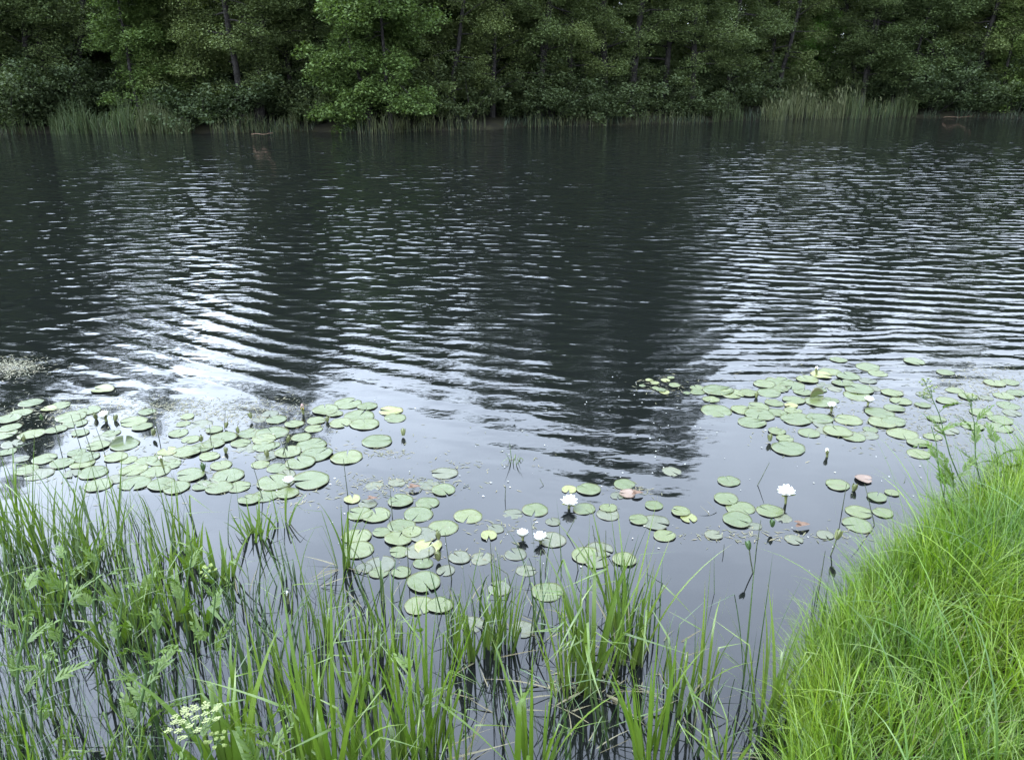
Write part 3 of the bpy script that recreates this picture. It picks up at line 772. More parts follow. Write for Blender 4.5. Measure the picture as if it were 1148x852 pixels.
def bud_meshes():
    hb, sb = MB(), MB()
    z = np.linspace(0, 1, 8); r = .013 * np.sin(PI * (0.14 + .84 * z)) ** .9
    tube(hb, [(0, 0, .052 * q) for q in z], r, 8)
    for k in range(4):
        petal_strip(hb, .05, .018, PI / 2 * k, 1.25, .35, .008, .0)
    return hb.mesh('bud', M['sepal'], True)
BUD = bud_meshes()
BUD_GREEN = BUD.copy(); BUD_GREEN.materials[0] = M['stem']
buds = [  # px, py, rise, green?, label, landmark
    (108, 470, .0, 0, 'dark bud touching the left side of the white left lily', None),
    (129, 472, .0, 0, 'dark bud touching the right side of the white left lily', None),
    (172, 491, .02, 0, 'dark grey bud above water beside the tall thin stalk', 'the grey bud by the tall stalk'),
    (226, 498, .02, 0, 'dark slender bud in the middle of the left patch', 'the slender bud in the left patch'),
    (253, 481, .01, 0, 'dark bud, left one of a close pair among the rear left pads', None),
    (267, 487, .01, 0, 'dark bud, right one of a close pair among the rear left pads', 'the close bud pair'),
    (282, 472, .02, 0, 'dark bud poking up at the rear of the left patch', 'the rearmost bud of the left patch'),
    (253, 508, .0, 0, 'tiny bud floating in front of the close bud pair', None),
    (300, 512, .0, 0, 'dark bud at a pad edge near the stalked bud', None),
    (324, 512, .10, 0, 'brown bud standing on a tall stalk over the left patch', 'the stalked brown bud'),
    (452, 490, .01, 0, 'brownish bud alone in open water right of the left patch', 'the lone brown bud'),
    (228, 529, .01, 1, 'green bud with spread sepals near the front left pads', 'the green spread bud'),
    (367, 473, .0, 0, 'small dark bud between pads at the rear of the left patch', None),
    (863, 496, .01, 0, 'dark bud in front of the right patch', 'the dark bud before the right patch'),
    (957, 550, .0, 0, 'round dark bud right of the pad with a thin stalk', 'the round dark bud'),
    (865, 596, .03, 1, 'green pointed bud standing below the stalked open lily', 'the green pointed bud'),
    (837, 640, .12, 1, 'green arrow shaped bud on a thin stalk in open water', 'the stalked green bud'),
    (935, 620, .08, 0, 'dark bud on a stalk close to the right grass bank', 'the stalked bud near the bank'),
    (492, 630, .01, 0, 'black bud beside the big front pad in the centre', 'the black bud in the centre'),
    (492, 608, .02, 0, 'small dark bud behind the black bud in the centre', None),
    (27, 497, .01, 0, 'dark bud among the grass tips at the left edge', None),
    (48, 474, .02, 1, 'grey-green bud in the rear left corner pads', 'the grey-green bud at far left'),
    (848, 446, .0, 0, 'small dark bud between two pads of the right patch', None),
]
for px, py, rise, g, lab, ph in buds:
    p = on_z(px, py)
    t = thing('lily_bud', lab, 'bud', (p.x, p.y, rise), random.uniform(0, 6), 'water lily buds')
    t.rotation_euler = (random.gauss(0, .2), random.gauss(0, .2), random.uniform(0, 6)); t.scale = (random.uniform(.8, 1.05),) * 3
    link('bud', BUD_GREEN if g else BUD, t)
    if rise > .03:
        mb = MB(); tube(mb, [(.01, 0, -rise - .05), (.006, 0, -rise / 2), (0, 0, 0), (0, 0, .005)], .0035, 6)
        link('stalk', mb.mesh('stalk', M['dark_stalk'], True), t)
    if ph: mark(p, ph)

# more landmarks for the labels below
for px, py, ph in ((577, 517, 'the small lone tuft in open water'), (180, 500, 'the tall thin stalk at left'), (703, 553, 'the reddish leaves at centre'), (968, 538, 'the pink leaf on the right'),
                   (900, 592, 'the brown floating leaf'), (915, 446, 'the upright folded leaf'), (385, 625, 'the slim tuft left of centre'), (740, 436, 'the tiny pads at centre right'),
                   (475, 652, 'the big front pad'), (115, 437, 'the outermost yellowish pad at left'), (1050, 470, 'the right bank umbel plant')):
    mark(on_z(px, py), ph)

# ------------------------------------------------------------------ lily pads
def pad_mesh(name, mat, notch, wav, seed, lift=0.0, fold=None, nr=5, na=30):
    rng = np.random.default_rng(seed)
    an = np.linspace(notch, 2 * PI - notch, na)
    ph = rng.uniform(0, 6, 3)
    edge = 1 + wav * (np.sin(2 * an + ph[0]) * .6 + np.sin(3 * an + ph[1]) * .4 + .2 * np.sin(9 * an + ph[2])) - 0.05 * np.exp(-((an - notch) / .2) ** 2) - .05 * np.exp(-((2 * PI - notch - an) / .2) ** 2)
    rr = np.array([0.02, .3, .6, .85, 1.0])
    v = []
    for r in rr:
        z = lift * max(0, r - .6) ** 1.5 * (np.sin(an * 2 + ph[1]) * .5 + .6) * 2 + .02 * r * np.sin(5 * an + ph[0]) * (r > .5)
        v.append(np.stack([r * edge * np.cos(an), r * edge * np.sin(an), z], -1))
    V = np.concatenate(v)
    if fold is not None:                     # one side is turned up about a line across the leaf
        fa, fo, up = fold
        d = np.array([math.cos(fa), math.sin(fa)]); s = V[:, :2] @ d - fo
        m = s > 0
        ang = up * np.clip(s[m] / .25, 0, 1)
        V[m, :2] += (np.cos(ang) * s[m] - s[m])[:, None] * d[None]
        V[m, 2] += np.sin(ang) * s[m]
    F = []
    for i in range(len(rr) - 1):
        for j in range(na - 1):
            a = i * na + j; F.append((a, a + na, a + na + 1, a + 1))
    # underside, so that the leaf has a thickness
    n = len(V); U = V.copy(); U[:, 2] -= .006
    F2 = [tuple(n + k for k in f[::-1]) for f in F]
    rimf = [((len(rr) - 1) * na + j, (len(rr) - 1) * na + j + 1, n + (len(rr) - 1) * na + j + 1, n + (len(rr) - 1) * na + j)[::-1] for j in range(na - 1)]
    return mesh_np(name, np.concatenate([V, U]), F + F2 + rimf, M[mat], smooth=True)
PAD = [pad_mesh('pad', 'pad', .035 + .04 * (k % 3), .04 + .012 * (k % 4), 50 + k, [0, .03, .07, 0, .12, .02, 0, .05][k]) for k in range(8)]
PAD_Y = [pad_mesh('pad_yellowing', 'pad_yellow', .14, .05, 70, .25), pad_mesh('pad_yellowing', 'pad_yellow', .2, .08, 71, .1)]
PAD_R = [pad_mesh('pad_reddened', 'pad_red', .14, .07, 80, .3)]
PAD_D = [pad_mesh('pad_sunken', 'pad_dull', .14, .06, 90, .0)]
PAD_F = [pad_mesh('pad_folded', 'pad', .12, .03, 95, .05, (1.4, .25, 1.5)), pad_mesh('pad_folded', 'pad', .12, .03, 96, .05, (.3, .45, 1.2)), pad_mesh('pad_upright', 'pad', .12, .03, 97, .05, (PI / 2, -.35, 1.45))]

P = """115,437,28,y 35,452,30 55,459,20,y 80,468,38 10,470,30 5,487,30 36,487,32 63,482,26 12,480,26 90,486,22 150,473,34 140,499,36,f 86,508,24 50,515,30 130,513,30 8,507,22 24,463,26 68,455,24 100,461,28
160,479,26 200,486,26 214,493,24 226,502,30 250,491,36 239,498,30 280,486,30 293,492,24 296,501,30 210,507,34 188,507,26,y 183,515,40 192,521,26 248,522,28 256,534,40 214,533,36 144,516,22 150,527,36 152,542,40 246,547,36 198,547,34 292,521,24 268,546,30 110,500,30 105,530,36 70,520,30 270,497,26 175,529,34 235,512,26 310,471,26 330,476,24 125,486,22 165,462,22
365,460,34 390,453,36 412,456,26 438,461,30,y 443,469,28 403,467,38 382,475,28 409,476,36 355,472,24 352,481,24 305,486,40 297,493,30 338,491,26 303,500,24 323,507,34 349,499,40 355,510,42 337,519,38 312,525,28 389,513,42 423,495,40 309,541,46 349,539,46 298,556,34 375,464,22 280,560,30 322,553,30
449,562,34 479,564,32 469,577,38 422,578,36 450,590,34 462,597,26 525,579,36 497,592,38 400,602,36 402,617,40 447,604,36 448,619,26 480,613,36,y 475,653,46 450,642,26 493,679,34 470,679,40 425,642,26 428,597,24 500,640,24,d 515,625,30,d 540,626,30,d
600,572,34 655,571,28 682,570,22 660,549,32 638,549,20,y 657,623,38 614,664,40 556,593,22,d 548,601,22,y 700,543,28 703,554,22,r 733,567,24 716,583,25 763,574,25 772,581,23,y 745,601,29 692,556,18,d 585,706,34,d 560,660,30,d 530,700,32,d 590,640,26,d 620,585,20,d
734,430,12,y 741,438,13 745,440,14,y 756,432,15 746,427,12,y 728,427,10,y 735,436,10 781,435,17 782,440,19 805,438,40 821,442,32 839,441,26 797,448,22 803,461,40 832,460,28 850,457,28 851,465,38 843,474,36 770,441,10 720,433,9 752,424,10
857,431,28 874,428,36 888,433,32 862,441,30 905,426,28 921,421,26,y 931,417,28 951,422,30 973,412,30 940,404,22 963,437,36 961,444,36 890,449,28 887,455,17,y 918,451,36 914,446,20,u 931,449,22 871,463,26 889,461,22 893,470,42 919,470,34 951,471,36 986,463,38 989,474,36 907,486,28 939,484,36 957,490,30 976,482,18 871,484,22 880,492,22 884,503,42 984,419,24 868,452,24 900,440,24 945,430,26 1000,441,26 1003,458,26
1010,450,28 1012,487,36 1030,497,28 1002,473,30 1046,490,22 1100,463,28 1122,471,30 1025,406,26 1115,430,26 1030,509,30 1140,441,24 1060,418,22 1062,450,26 1085,445,24 1130,455,28 1090,478,28 1050,470,24
817,540,28 814,560,32 830,570,36 863,573,34 827,583,38 939,544,30 983,558,26 963,574,34 990,575,26 961,589,36 1000,553,18 968,538,22,r 878,581,22,d 845,590,20,d 890,605,24,d 925,600,22,d 800,600,22,d 420,545,24,d 445,541,22,d 395,560,22,y 412,565,24,d"""
counts = {}
pad_rows = []
for tok in P.split():
    a = tok.split(','); pad_rows.append((float(a[0]), float(a[1]), float(a[2]), a[3] if len(a) > 3 else ''))
def more_pads(n, x0, x1, y0, y1, seed):     # partly sunken leaves between the others
    rng = random.Random(seed); out = []
    while len(out) < n:
        x, y = rng.uniform(x0, x1), rng.uniform(y0, y1)
        if all(math.hypot((x - a[0]), (y - a[1]) * 2.6) > 15 for a in pad_rows + out): out.append((x, y, rng.uniform(18, 32) * (y / 480), rng.choice(['d', '', 'd'])))
    return out
pad_rows += more_pads(26, 10, 330, 462, 548, 3) + more_pads(18, 860, 1135, 425, 492, 4) + more_pads(6, 390, 520, 555, 640, 5) + more_pads(12, 470, 760, 525, 650, 6)
PATCH = lambda x, y: 'left pad patch' if x < 460 and y < 560 else 'centre front pads' if x < 560 else 'middle pads' if x < 780 and y > 500 else 'right front pads' if y > 520 else 'right pad patch'
for k, (px, py, w, fl) in enumerate(pad_rows):
    p = on_z(px, py); rad = w * mpp(px, py) / 2 * 0.88
    me, nm, what = {'': (PAD[k % 8], 'lily_pad', 'green lily pad'), 'y': (PAD_Y[k % 2], 'lily_pad', 'yellowish lily pad'), 'r': (PAD_R[0], 'lily_pad', 'reddish lily pad'),
                    'd': (PAD_D[0], 'lily_pad', 'dull sunken lily pad'), 'f': (PAD_F[k % 2], 'lily_pad', 'half folded lily pad'), 'u': (PAD_F[2], 'lily_pad', 'upright folded lily pad')}[fl]
    if fl == '' and rad > .105: what = 'large green lily pad'
    if fl == '' and rad < .065: what = 'small green lily pad'
    lab = auto_label(what, p, 2.0)
    o = link(nm, me, None, (p.x, p.y, .003 + .0010 * (k % 5) + (-.002 if fl == 'd' else 0)))
    rz = random.uniform(0, 2 * PI) if fl != 'u' else .2
    o.rotation_euler = (random.gauss(0, .015), random.gauss(0, .015), rz); o.scale = (rad, rad * random.uniform(.93, 1.05), rad)
    tag(o, lab or f'{what} crowded among others in the {PATCH(px, py)}', 'lily pad', 'lily pads, ' + PATCH(px, py))

# dead leaves
for px, py, w, lab in ((900, 592, 18, 'brown curled dead leaf floating in front of the stalked open lily'), (715, 556, 14, 'dark reddish dead leaf floating by the reddish pads at centre'),
                       (465, 549, 14, 'pinkish dead leaf scrap on the weed mat at centre'), (418, 562, 12, 'orange leaf scrap behind the centre front pads')):
    p = on_z(px, py); r = w * mpp(px, py) / 2
    mb = MB(); petal_strip(mb, 2 * r, r * .9, .3, .25, -.5, -r, .012); petal_strip(mb, 1.2 * r, r * .7, 2.6, .5, -.6, 0, .012)
    tag(link('dead_leaf', mb.mesh('dead_leaf', M['dead_leaf'], True), None, (p.x, p.y, .004)), lab, 'leaf')

# ------------------------------------------------------------------ sedge and grass tufts standing in the water
def tuft(px, py, n, L, label, matname='sedge', width=.009, spread=.06, lean=.08, bend=.22, kinks=.2, dead=0, group='sedge tufts standing in the water', name='sedge_tuft', z0=None):
    if n > 30: n = int(n * .7)
    c = on_z(px, py)
    gz = float(ground_z(c.x, c.y))
    z = max(gz, -.06)
    t = thing(name, label, 'plant', (c.x, c.y, 0), 0, group)
    a = RNG.uniform(0, 2 * PI, n); r = spread * np.sqrt(RNG.random(n))
    base = np.stack([r * np.cos(a), r * np.sin(a), np.full(n, z)], -1)
    az = a + RNG.normal(0, .7, n)
    ln = L * RNG.uniform(.55, 1.1, n) - z * .7
    k = np.where(RNG.random(n) < kinks * 1.5, RNG.uniform(1.0, 2.1, n), 0)
    mb = MB()
    blades(mb, base, ln, az, np.abs(RNG.normal(lean, .08, n)), np.abs(RNG.normal(bend, .3, n)), 1.15 * width * RNG.uniform(.6, 1.25, n), 9, k, RNG.uniform(.55, .82, n), taper=2.4)
    link('grass_blades', mb.mesh('grass_blades', M[matname]), t)
    dead = max(4, (dead + 1) // 2) if dead else 0
    if dead:
        mb = MB(); a = RNG.uniform(0, 2 * PI, dead)
        base = np.stack([spread * np.cos(a), spread * np.sin(a), np.full(dead, .005)], -1)
        blades(mb, base, L * RNG.uniform(.25, .5, dead), a, RNG.uniform(.9, 1.5, dead), RNG.uniform(0, .4, dead), width * .8, 5)
        kind(link('withered_grass', mb.mesh('withered_grass', M['dead']), t), 'stuff')
    return t
tuft(577, 517, 11, .13, 'small sedge tuft alone in the open water behind the lilies', width=.006, spread=.03, lean=.2, bend=.3)
tuft(385, 636, 16, .42, 'slim upright sedge tuft left of centre with bare water around', spread=.03, dead=3)
tuft(288, 603, 22, .24, 'short broad tuft in front of the open lily at left', 'broad', spread=.07, lean=.3, width=.012)
tuft(318, 588, 7, .30, 'few blades leaning right beside the open lily at left', spread=.03, lean=.25)
tuft(542, 735, 24, .42, 'upright tuft with drooping tips, first left of the middle gap', spread=.06, dead=4)
tuft(566, 725, 20, .40, 'upright tuft right behind the first drooping one at centre', spread=.05, kinks=.35)
tuft(516, 740, 20, .38, 'thin sedge tuft left of the centre pair', spread=.06)
tuft(605, 650, 12, .30, 'thin dark stems standing before the pair of white lilies', 'rush', width=.005, spread=.08, kinks=.3)
tuft(640, 775, 40, .56, 'dense sedge tuft on the left of the large centre clump', spread=.08, dead=8)
tuft(668, 765, 46, .66, 'tallest wide-bladed tuft of the large centre clump', 'sedge', width=.016, spread=.08, kinks=.3, dead=8)
tuft(704, 735, 40, .64, 'sedge tuft on the right of the large centre clump', width=.014, spread=.08, dead=6)
tuft(690, 700, 16, .48, 'dark slender tuft behind the large centre clump', 'rush', width=.006, spread=.08)
tuft(596, 882, 20, .52, 'bright broad-bladed tuft at the bottom edge of the picture centre', 'broad', width=.016, spread=.05, lean=.18)
tuft(728, 870, 18, .62, 'bright broad-bladed tuft at the bottom right of the centre clump', 'broad', width=.014, spread=.05)
tuft(762, 790, 20, .46, 'upright sedge tuft right of the large centre clump', spread=.06, dead=3)
tuft(789, 775, 9, .52, 'tall narrow tuft rising alone right of the centre clump', spread=.03, bend=.2)
tuft(858, 802, 22, .54, 'forked fan-shaped tuft between centre and the right bank', spread=.06, lean=.2, kinks=.25)
tuft(842, 770, 6, .60, 'tall dark single stems in open water before the right bank', 'rush', width=.006, spread=.03, lean=.03, bend=.1)
tuft(810, 900, 18, .50, 'bent tuft at the bottom edge left of the bank', width=.011, spread=.06, kinks=.5)
tuft(920, 735, 16, .36, 'dark thin stems growing against the left side of the grass bank', 'rush', width=.005, spread=.09)
tuft(372, 905, 55, .72, 'tall bright tuft at the bottom, tallest left of centre', 'broad', width=.015, spread=.10, dead=5)
tuft(330, 880, 45, .62, 'tall tuft at the bottom next to the white umbel plant', 'sedge', width=.012, spread=.10, kinks=.3, dead=5)
tuft(430, 890, 50, .68, 'tall bright tuft at the bottom right of the tallest one', 'sedge', width=.012, spread=.10, kinks=.25, dead=6)
tuft(472, 850, 45, .66, 'tall tuft in front of the two front pads', 'broad', width=.012, spread=.09, kinks=.2, dead=5)
tuft(500, 890, 32, .55, 'half withered tuft at the bottom edge beside the tall centre-left ones', 'sedge', spread=.10, kinks=.4, dead=14)
tuft(340, 790, 36, .52, 'mid-height tuft below the small lily among the grass', 'sedge', spread=.09, kinks=.25)
tuft(300, 765, 36, .52, 'dark tuft left of the small lily among the grass', 'rush', width=.007, spread=.10, kinks=.2)
tuft(410, 765, 30, .42, 'drooping tuft below the slim upright one', 'sedge', spread=.09, kinks=.4)
tuft(372, 715, 22, .38, 'thin tuft just in front of the slim upright one', 'sedge', spread=.07, width=.007)
tuft(440, 735, 22, .36, 'short tuft left of the two front pads', 'sedge', spread=.08)
tuft(248, 648, 20, .26, 'short bright broad-bladed tuft among dark stems at left', 'broad', width=.02, spread=.05, lean=.2, bend=.2)
tuft(215, 640, 14, .26, 'short bright tuft left of the other broad-bladed one', 'broad', width=.018, spread=.05, lean=.2, bend=.2)
tuft(150, 690, 14, .32, 'broad bright leaves standing among the left herbs', 'broad', width=.024, spread=.06, lean=.25, bend=.3)
tuft(90, 640, 16, .28, 'broad bright leaves among the rushes near the left edge', 'broad', width=.022, spread=.06, lean=.25, bend=.3)
tuft(190, 620, 22, .40, 'dark upright tuft below the half closed lily', 'sedge', spread=.07, width=.008)
tuft(14, 615, 54, .66, 'tall grass tuft at the left edge reaching over the pads', 'sedge', spread=.12, lean=.2)
tuft(58, 622, 48, .62, 'tall grass tuft second from the left edge', 'sedge', spread=.12, lean=.2)
tuft(112, 628, 40, .56, 'grass tuft leaning right over the left pads', 'sedge', spread=.10, lean=.25, kinks=.3)
tuft(265, 890, 26, .58, 'broad leaved plant behind the white umbel at the bottom', 'broad', width=.022, spread=.07, lean=.15, bend=.3)
for bx, by, bn, bl, bt in ((52, 690, 12, .30, 'bright broad leaves low at the left edge above the feathery herb'), (205, 700, 12, .28, 'bright broad leaves just right of the tall left herb'), (75, 655, 12, .26, 'small cluster of bright broad leaves behind the left edge herbs'),
                           (180, 655, 12, .26, 'small bright broad leaved tuft between herb and dark rushes'), (232, 690, 10, .24, 'low bright tuft in front of the two short bright ones'), (128, 720, 10, .28, 'yellowish broad leaves at the foot of the left herbs')):
    tuft(bx, by, bn, bl, bt, 'broad', width=.021, spread=.05, lean=.22, bend=.3)
tuft(12, 930, 20, .50, 'wide bright leaves in the bottom left corner', 'broad', width=.028, spread=.08, lean=.2, bend=.4)
tuft(60, 920, 26, .42, 'low grass in the bottom left corner beside the wide leaves', 'sedge', spread=.10, kinks=.3, dead=6)
tuft(130, 900, 26, .40, 'withering low grass at the bottom below the herb stems', 'sedge', spread=.10, kinks=.3, dead=10)

for bx, by, bn, bl, bt in ((520, 690, 12, .34, 'dark kinked stems standing left of the dull sunken pads'), (585, 720, 14, .36, 'dark kinked stems between the centre tufts and the large clump'), (625, 705, 12, .40, 'dark stems behind the left side of the large centre clump'),
                           (735, 735, 12, .40, 'dark kinked stems right behind the large centre clump'), (560, 790, 12, .36, 'dark stems in open water left of the large centre clump'), (690, 820, 14, .40, 'dark broken stems in front of the large centre clump'),
                           (425, 690, 12, .34, 'dark kinked stems left of the big front pads'), (335, 660, 14, .34, 'dark kinked stems behind the small lily among the tufts'), (270, 680, 14, .36, 'dark stems right of the short broad-bladed tufts'),
                           (880, 840, 12, .38, 'dark stems at the foot of the right bank'), (640, 850, 12, .40, 'dark stems at the bottom below the large centre clump'), (775, 840, 10, .40, 'dark stems at the bottom between centre and right bank')):
    tuft(bx, by, bn, bl, bt, 'rush', width=.0065, spread=.10, lean=.14, bend=.2, kinks=.45, dead=4, group='dark stem tufts standing in the water', name='rush_tuft')

# the dense marsh on the left: nobody could count its stems
def marsh():
    mb = MB(); n = 13000
    x = RNG.uniform(-3.6, 1.0, n); y = RNG.uniform(1.55, 3.75, n)
    q = np.array([to_px((a, b, 0)) for a, b in zip(x, y)])
    dens = np.clip((330 - q[:, 0]) / 300, 0, 1) ** 1.2 + .13 * (q[:, 0] < 580) * (q[:, 1] > 690) + .05 * (q[:, 0] < 900) * (q[:, 1] > 640)
    dens *= np.clip((q[:, 1] - 575 - 25 * np.sin(q[:, 0] / 37.)) / 50, 0, 1)
    clump = np.sin(x * 9 + 1 + 1.5 * np.sin(y * 4)) * np.cos(y * 11 + 2 * np.sin(x * 5))
    dens *= .22 + .78 * (clump > .1)
    k = RNG.random(n) < dens
    x, y = x[k], y[k]; n = len(x)
    base = np.stack([x, y, np.full(n, -.03)], -1)
    kk = np.where(RNG.random(n) < .38, RNG.uniform(.8, 2.0, n), 0)
    thin = RNG.random(n) < .74
    wd = np.where(thin, RNG.uniform(.003, .0058, n), RNG.uniform(.006, .011, n))
    h = RNG.uniform(.18, .58, n) ** 1.1
    for sel, mt in ((thin, 'rush'), (~thin, 'sedge')):
        mb = MB(); m = sel.sum()
        blades(mb, base[sel], h[sel], RNG.uniform(0, 2 * PI, m), np.abs(RNG.normal(.12, .12, m)), np.abs(RNG.normal(.2, .3, m)), wd[sel], 6, kk[sel], RNG.uniform(.45, .85, m))
        o = kind(link('marsh_grass' if mt == 'sedge' else 'marsh_rushes', mb.mesh('marsh', M[mt])), 'stuff')
        tag(o, 'dense green marsh grass filling the water at the left' if mt == 'sedge' else 'dense thin dark rush stems filling the water at the left', 'marsh grass')
marsh()

# single thin stalks, bent straws
stalks = [  # px, py, length, lean, azimuth, kink, twig
    (180, 500, .36, .05, 2.6, 0, 1), (237, 500, .15, .03, 0, 0, 1), (250, 481, .13, .3, 1.2, 0, 0), (119, 513, .22, .2, 2.2, .3, 0), (106, 515, .30, .22, 2.3, 0, 0), (70, 512, .28, .05, 2.5, 0, 1),
    (92, 505, .24, .15, 2.4, 0, 0), (327, 530, .22, .2, 2.6, 0, 0), (390, 555, .22, .1, 2.0, 0, 0), (296, 560, .22, .3, 2.4, 0, 0), (444, 597, .12, .3, 2.5, 0, 0), (440, 580, .16, .05, 2, 0, 1),
    (458, 645, .18, .05, 1.5, 0, 0), (480, 628, .07, .05, 0, 0, 0), (508, 650, .25, .1, 2.6, 0, 0), (566, 560, .08, .02, 1, 0, 0), (610, 545, .06, .2, 2, .8, 0), (519, 547, .06, .1, 1, 1.4, 0),
    (695, 665, .32, .18, 2.5, .5, 0), (680, 655, .28, .1, 2.2, 0, 0), (735, 668, .18, .3, .6, -1.2, 0), (845, 545, .16, .5, .6, 0, 0), (944, 572, .16, .02, 1, 0, 0), (811, 620, .05, .02, 0, 0, 0),
    (848, 615, .16, .05, 1, 0, 0), (650, 640, .2, .2, 2.4, -.9, 0), (672, 625, .17, .3, 2.2, 0, 0), (918, 660, .2, .05, 1, 0, 0), (1012, 545, .12, .9, 1.2, .5, 0), (985, 590, .25, .4, 2.4, 0, 0),
    (430, 655, .2, .25, 2.6, 0, 0), (402, 655, .25, .3, .5, -.8, 0), (552, 640, .15, .1, 2, 0, 0), (575, 660, .2, .3, 2.4, 1.0, 0), (630, 600, .12, .5, .5, 0, 0)]
for px, py, L, lean, az, kink, twig in stalks:
    p = on_z(px, py); pts = [Vector((0, 0, -.05))]
    d = lean; q = Vector((0, 0, -.05)); n = 6
    for i in range(n):
        dd = d + (kink if i >= 3 else 0) + random.gauss(0, .04)
        q = q + Vector((math.sin(dd) * math.cos(az), math.sin(dd) * math.sin(az) * .6, math.cos(dd))) * ((L + .05) / n); pts.append(q)
    mb = MB(); tube(mb, pts, [.0032 - .0003 * i for i in range(n + 1)], 5)
    if twig:
        for s in (4, 5): tube(mb, [pts[s], pts[s] + Vector((random.uniform(-.04, .04), 0, .01))], [.0025, .0015], 4)
    lab = auto_label('thin dark bent stalk' if abs(kink) > .2 else 'thin dark stalk', p, 2.5)
    tag(link('plant_stalk', mb.mesh('plant_stalk', M['dark_stalk'], True), None, p), lab or 'thin dark stalk rising out of the water', 'stalk', 'single stalks rising from the water')
# bent pale straws drooping among the tufts
for k, (px, py, L, lean, az) in enumerate([(805, 575, .10, .7, 2.4), (798, 578, .09, .9, 2.4), (640, 690, .16, .9, 3.4), (610, 770, .15, 1.1, 3.0), (630, 800, .14, 1.3, .3), (700, 770, .14, 1.2, 6.0), (560, 800, .15, 1.2, 2.9), (760, 720, .14, 1.0, .2)]):
    p = on_z(px, py); mb = MB()
    blades(mb, [(0, 0, -.01)], L, az, lean, .5, .008, 6)
    lab = auto_label('pale bent straw', p, 3.0)
    tag(link('straw', mb.mesh('straw', M['dead']), None, p), lab or 'pale straw', 'straw', 'pale straws in the shallows')

# ------------------------------------------------------------------ herbs with feathered leaves
def pinnate_leaf(L, pairs, leaflet, seed):
    rng = random.Random(seed); mb = MB()
    pts = [Vector((L * t, 0, L * (.35 * t - .45 * t * t))) for t in np.linspace(0, 1, 8)]
    tube(mb, pts, [.0022 - .0002 * i for i in range(8)], 4)
    for k in range(pairs):
        t = .3 + .66 * k / pairs
        p = Vector((L * t, 0, L * (.35 * t - .45 * t * t))); sz = leaflet * (1 - .45 * k / pairs)
        for s in (-1, 1):
            az = s * rng.uniform(.45, .85)
            v = MB(); petal_strip(v, sz, sz * .30, az, rng.uniform(-.15, .35), -.4, .003, 0, 4)
            vv = v.v[0] + np.array(p); mb.add(vv, v.f[0])
    v = MB(); petal_strip(v, leaflet * .7, leaflet * .3, 0, -.2, -.4, 0, 0, 4); mb.add(v.v[0] + np.array(pts[-1]), v.f[0])
    return mb.mesh('leaf', M['herb'])
LEAVES = [pinnate_leaf(.18, 10, .048, 1), pinnate_leaf(.16, 9, .044, 2), pinnate_leaf(.13, 8, .036, 3)]
def umbel_mesh(rad, n, mat, fl=.011, flat=.25):
    mb, rb = MB(), MB()
    for k in range(n):
        r = rad * math.sqrt((k + .5) / n); a = k * 2.4
        c = Vector((r * math.cos(a), r * math.sin(a), rad * .75 - flat * r * r / rad))
        tube(rb, [(0, 0, 0), (c.x * .6, c.y * .6, c.z * .55), tuple(c)], [.0013, .001, .0008], 4)
        for m in range(13):
            rr = rad * .145 * math.sqrt((m + .5) / 13); b = m * 2.4
            q = np.array(c) + np.array([rr * math.cos(b), rr * math.sin(b), .004 + random.uniform(-.002, .003)])
            for pz in range(2):
                v = MB(); petal_strip(v, fl, fl * .8, b + pz * 1.57, .1, .2, -fl / 2, 0, 2); mb.add(v.v[0] + q, v.f[0])
    return mb.mesh('florets', M[mat]), rb.mesh('rays', M['stem'])
UMB_W = umbel_mesh(.075, 21, 'umbel_white', .0065); UMB_G = umbel_mesh(.032, 9, 'umbel_green', .006, .6)
def herb(base, top, r, leaves, label, heads=(), cat='plant', group='leafy herbs in the shallows', name='marsh_herb', lean0=0.0, scale=1.0):
    """BASE and TOP are points; LEAVES is how many feathered leaves stand along the stem; HEADS are (fraction, kind, side)."""
    t = thing(name, label, cat, base, 0, group)
    B, T = Vector((0, 0, 0)), Vector(top) - Vector(base)
    pts = [B.lerp(T, i / 7) + Vector((.012 * math.sin(i * 1.3), .01 * math.cos(i * 1.1), 0)) * (0 < i < 7) for i in range(8)]
    mb = MB(); tube(mb, pts, [r * (1 - .55 * i / 7) for i in range(8)], 8); link('stem', mb.mesh('stem', M['stem'], True), t)
    for k in range(leaves):
        w = .28 + .7 * (k + .5) / leaves; q = w * 7; i = min(6, int(q)); p = pts[i].lerp(pts[i + 1], q - i)
        o = link('leaf', LEAVES[(k + len(label)) % 3], t, p); s = random.uniform(.6, .95) * (1.25 - .5 * w) * scale
        o.rotation_euler = (random.gauss(0, .2), random.uniform(-1.15, -.35), k * 2.4 + random.gauss(0, .4)); o.scale = (s, s, s)
    for w, kd, off in heads:
        q = w * 7; i = min(6, int(q)); p = pts[i].lerp(pts[i + 1], min(1, q - i)); e = p + Vector(off)
        if Vector(off).length > .01:
            mb = MB(); tube(mb, [p, p.lerp(e, .5), e], [r * .4, r * .35, .0016], 5); link('side_stem', mb.mesh('side_stem', M['stem'], True), t)
        fl, rays = UMB_W if kd == 'w' else UMB_G
        u = link('umbel', rays, t, e); link('florets', fl, u)
        u.rotation_euler = (random.gauss(.1, .15), random.gauss(0, .15), random.uniform(0, 6))
    return t
def herb_px(px, py, h, tx, ty, r, leaves, label, heads=(), **k):
    b = on_z(px, py); b.z = max(float(ground_z(b.x, b.y)), -.05)
    return herb(b, at_y(tx, ty, b.y + k.pop('dy', 0)), r, leaves, label, heads, **k)
herb_px(158, 865, 0, 158, 735, .008, 6, 'leafy herb with two stout stems in the water, left one')
herb_px(176, 850, 0, 172, 690, .009, 8, 'leafy herb right behind the white umbel, tallest of the left herbs')
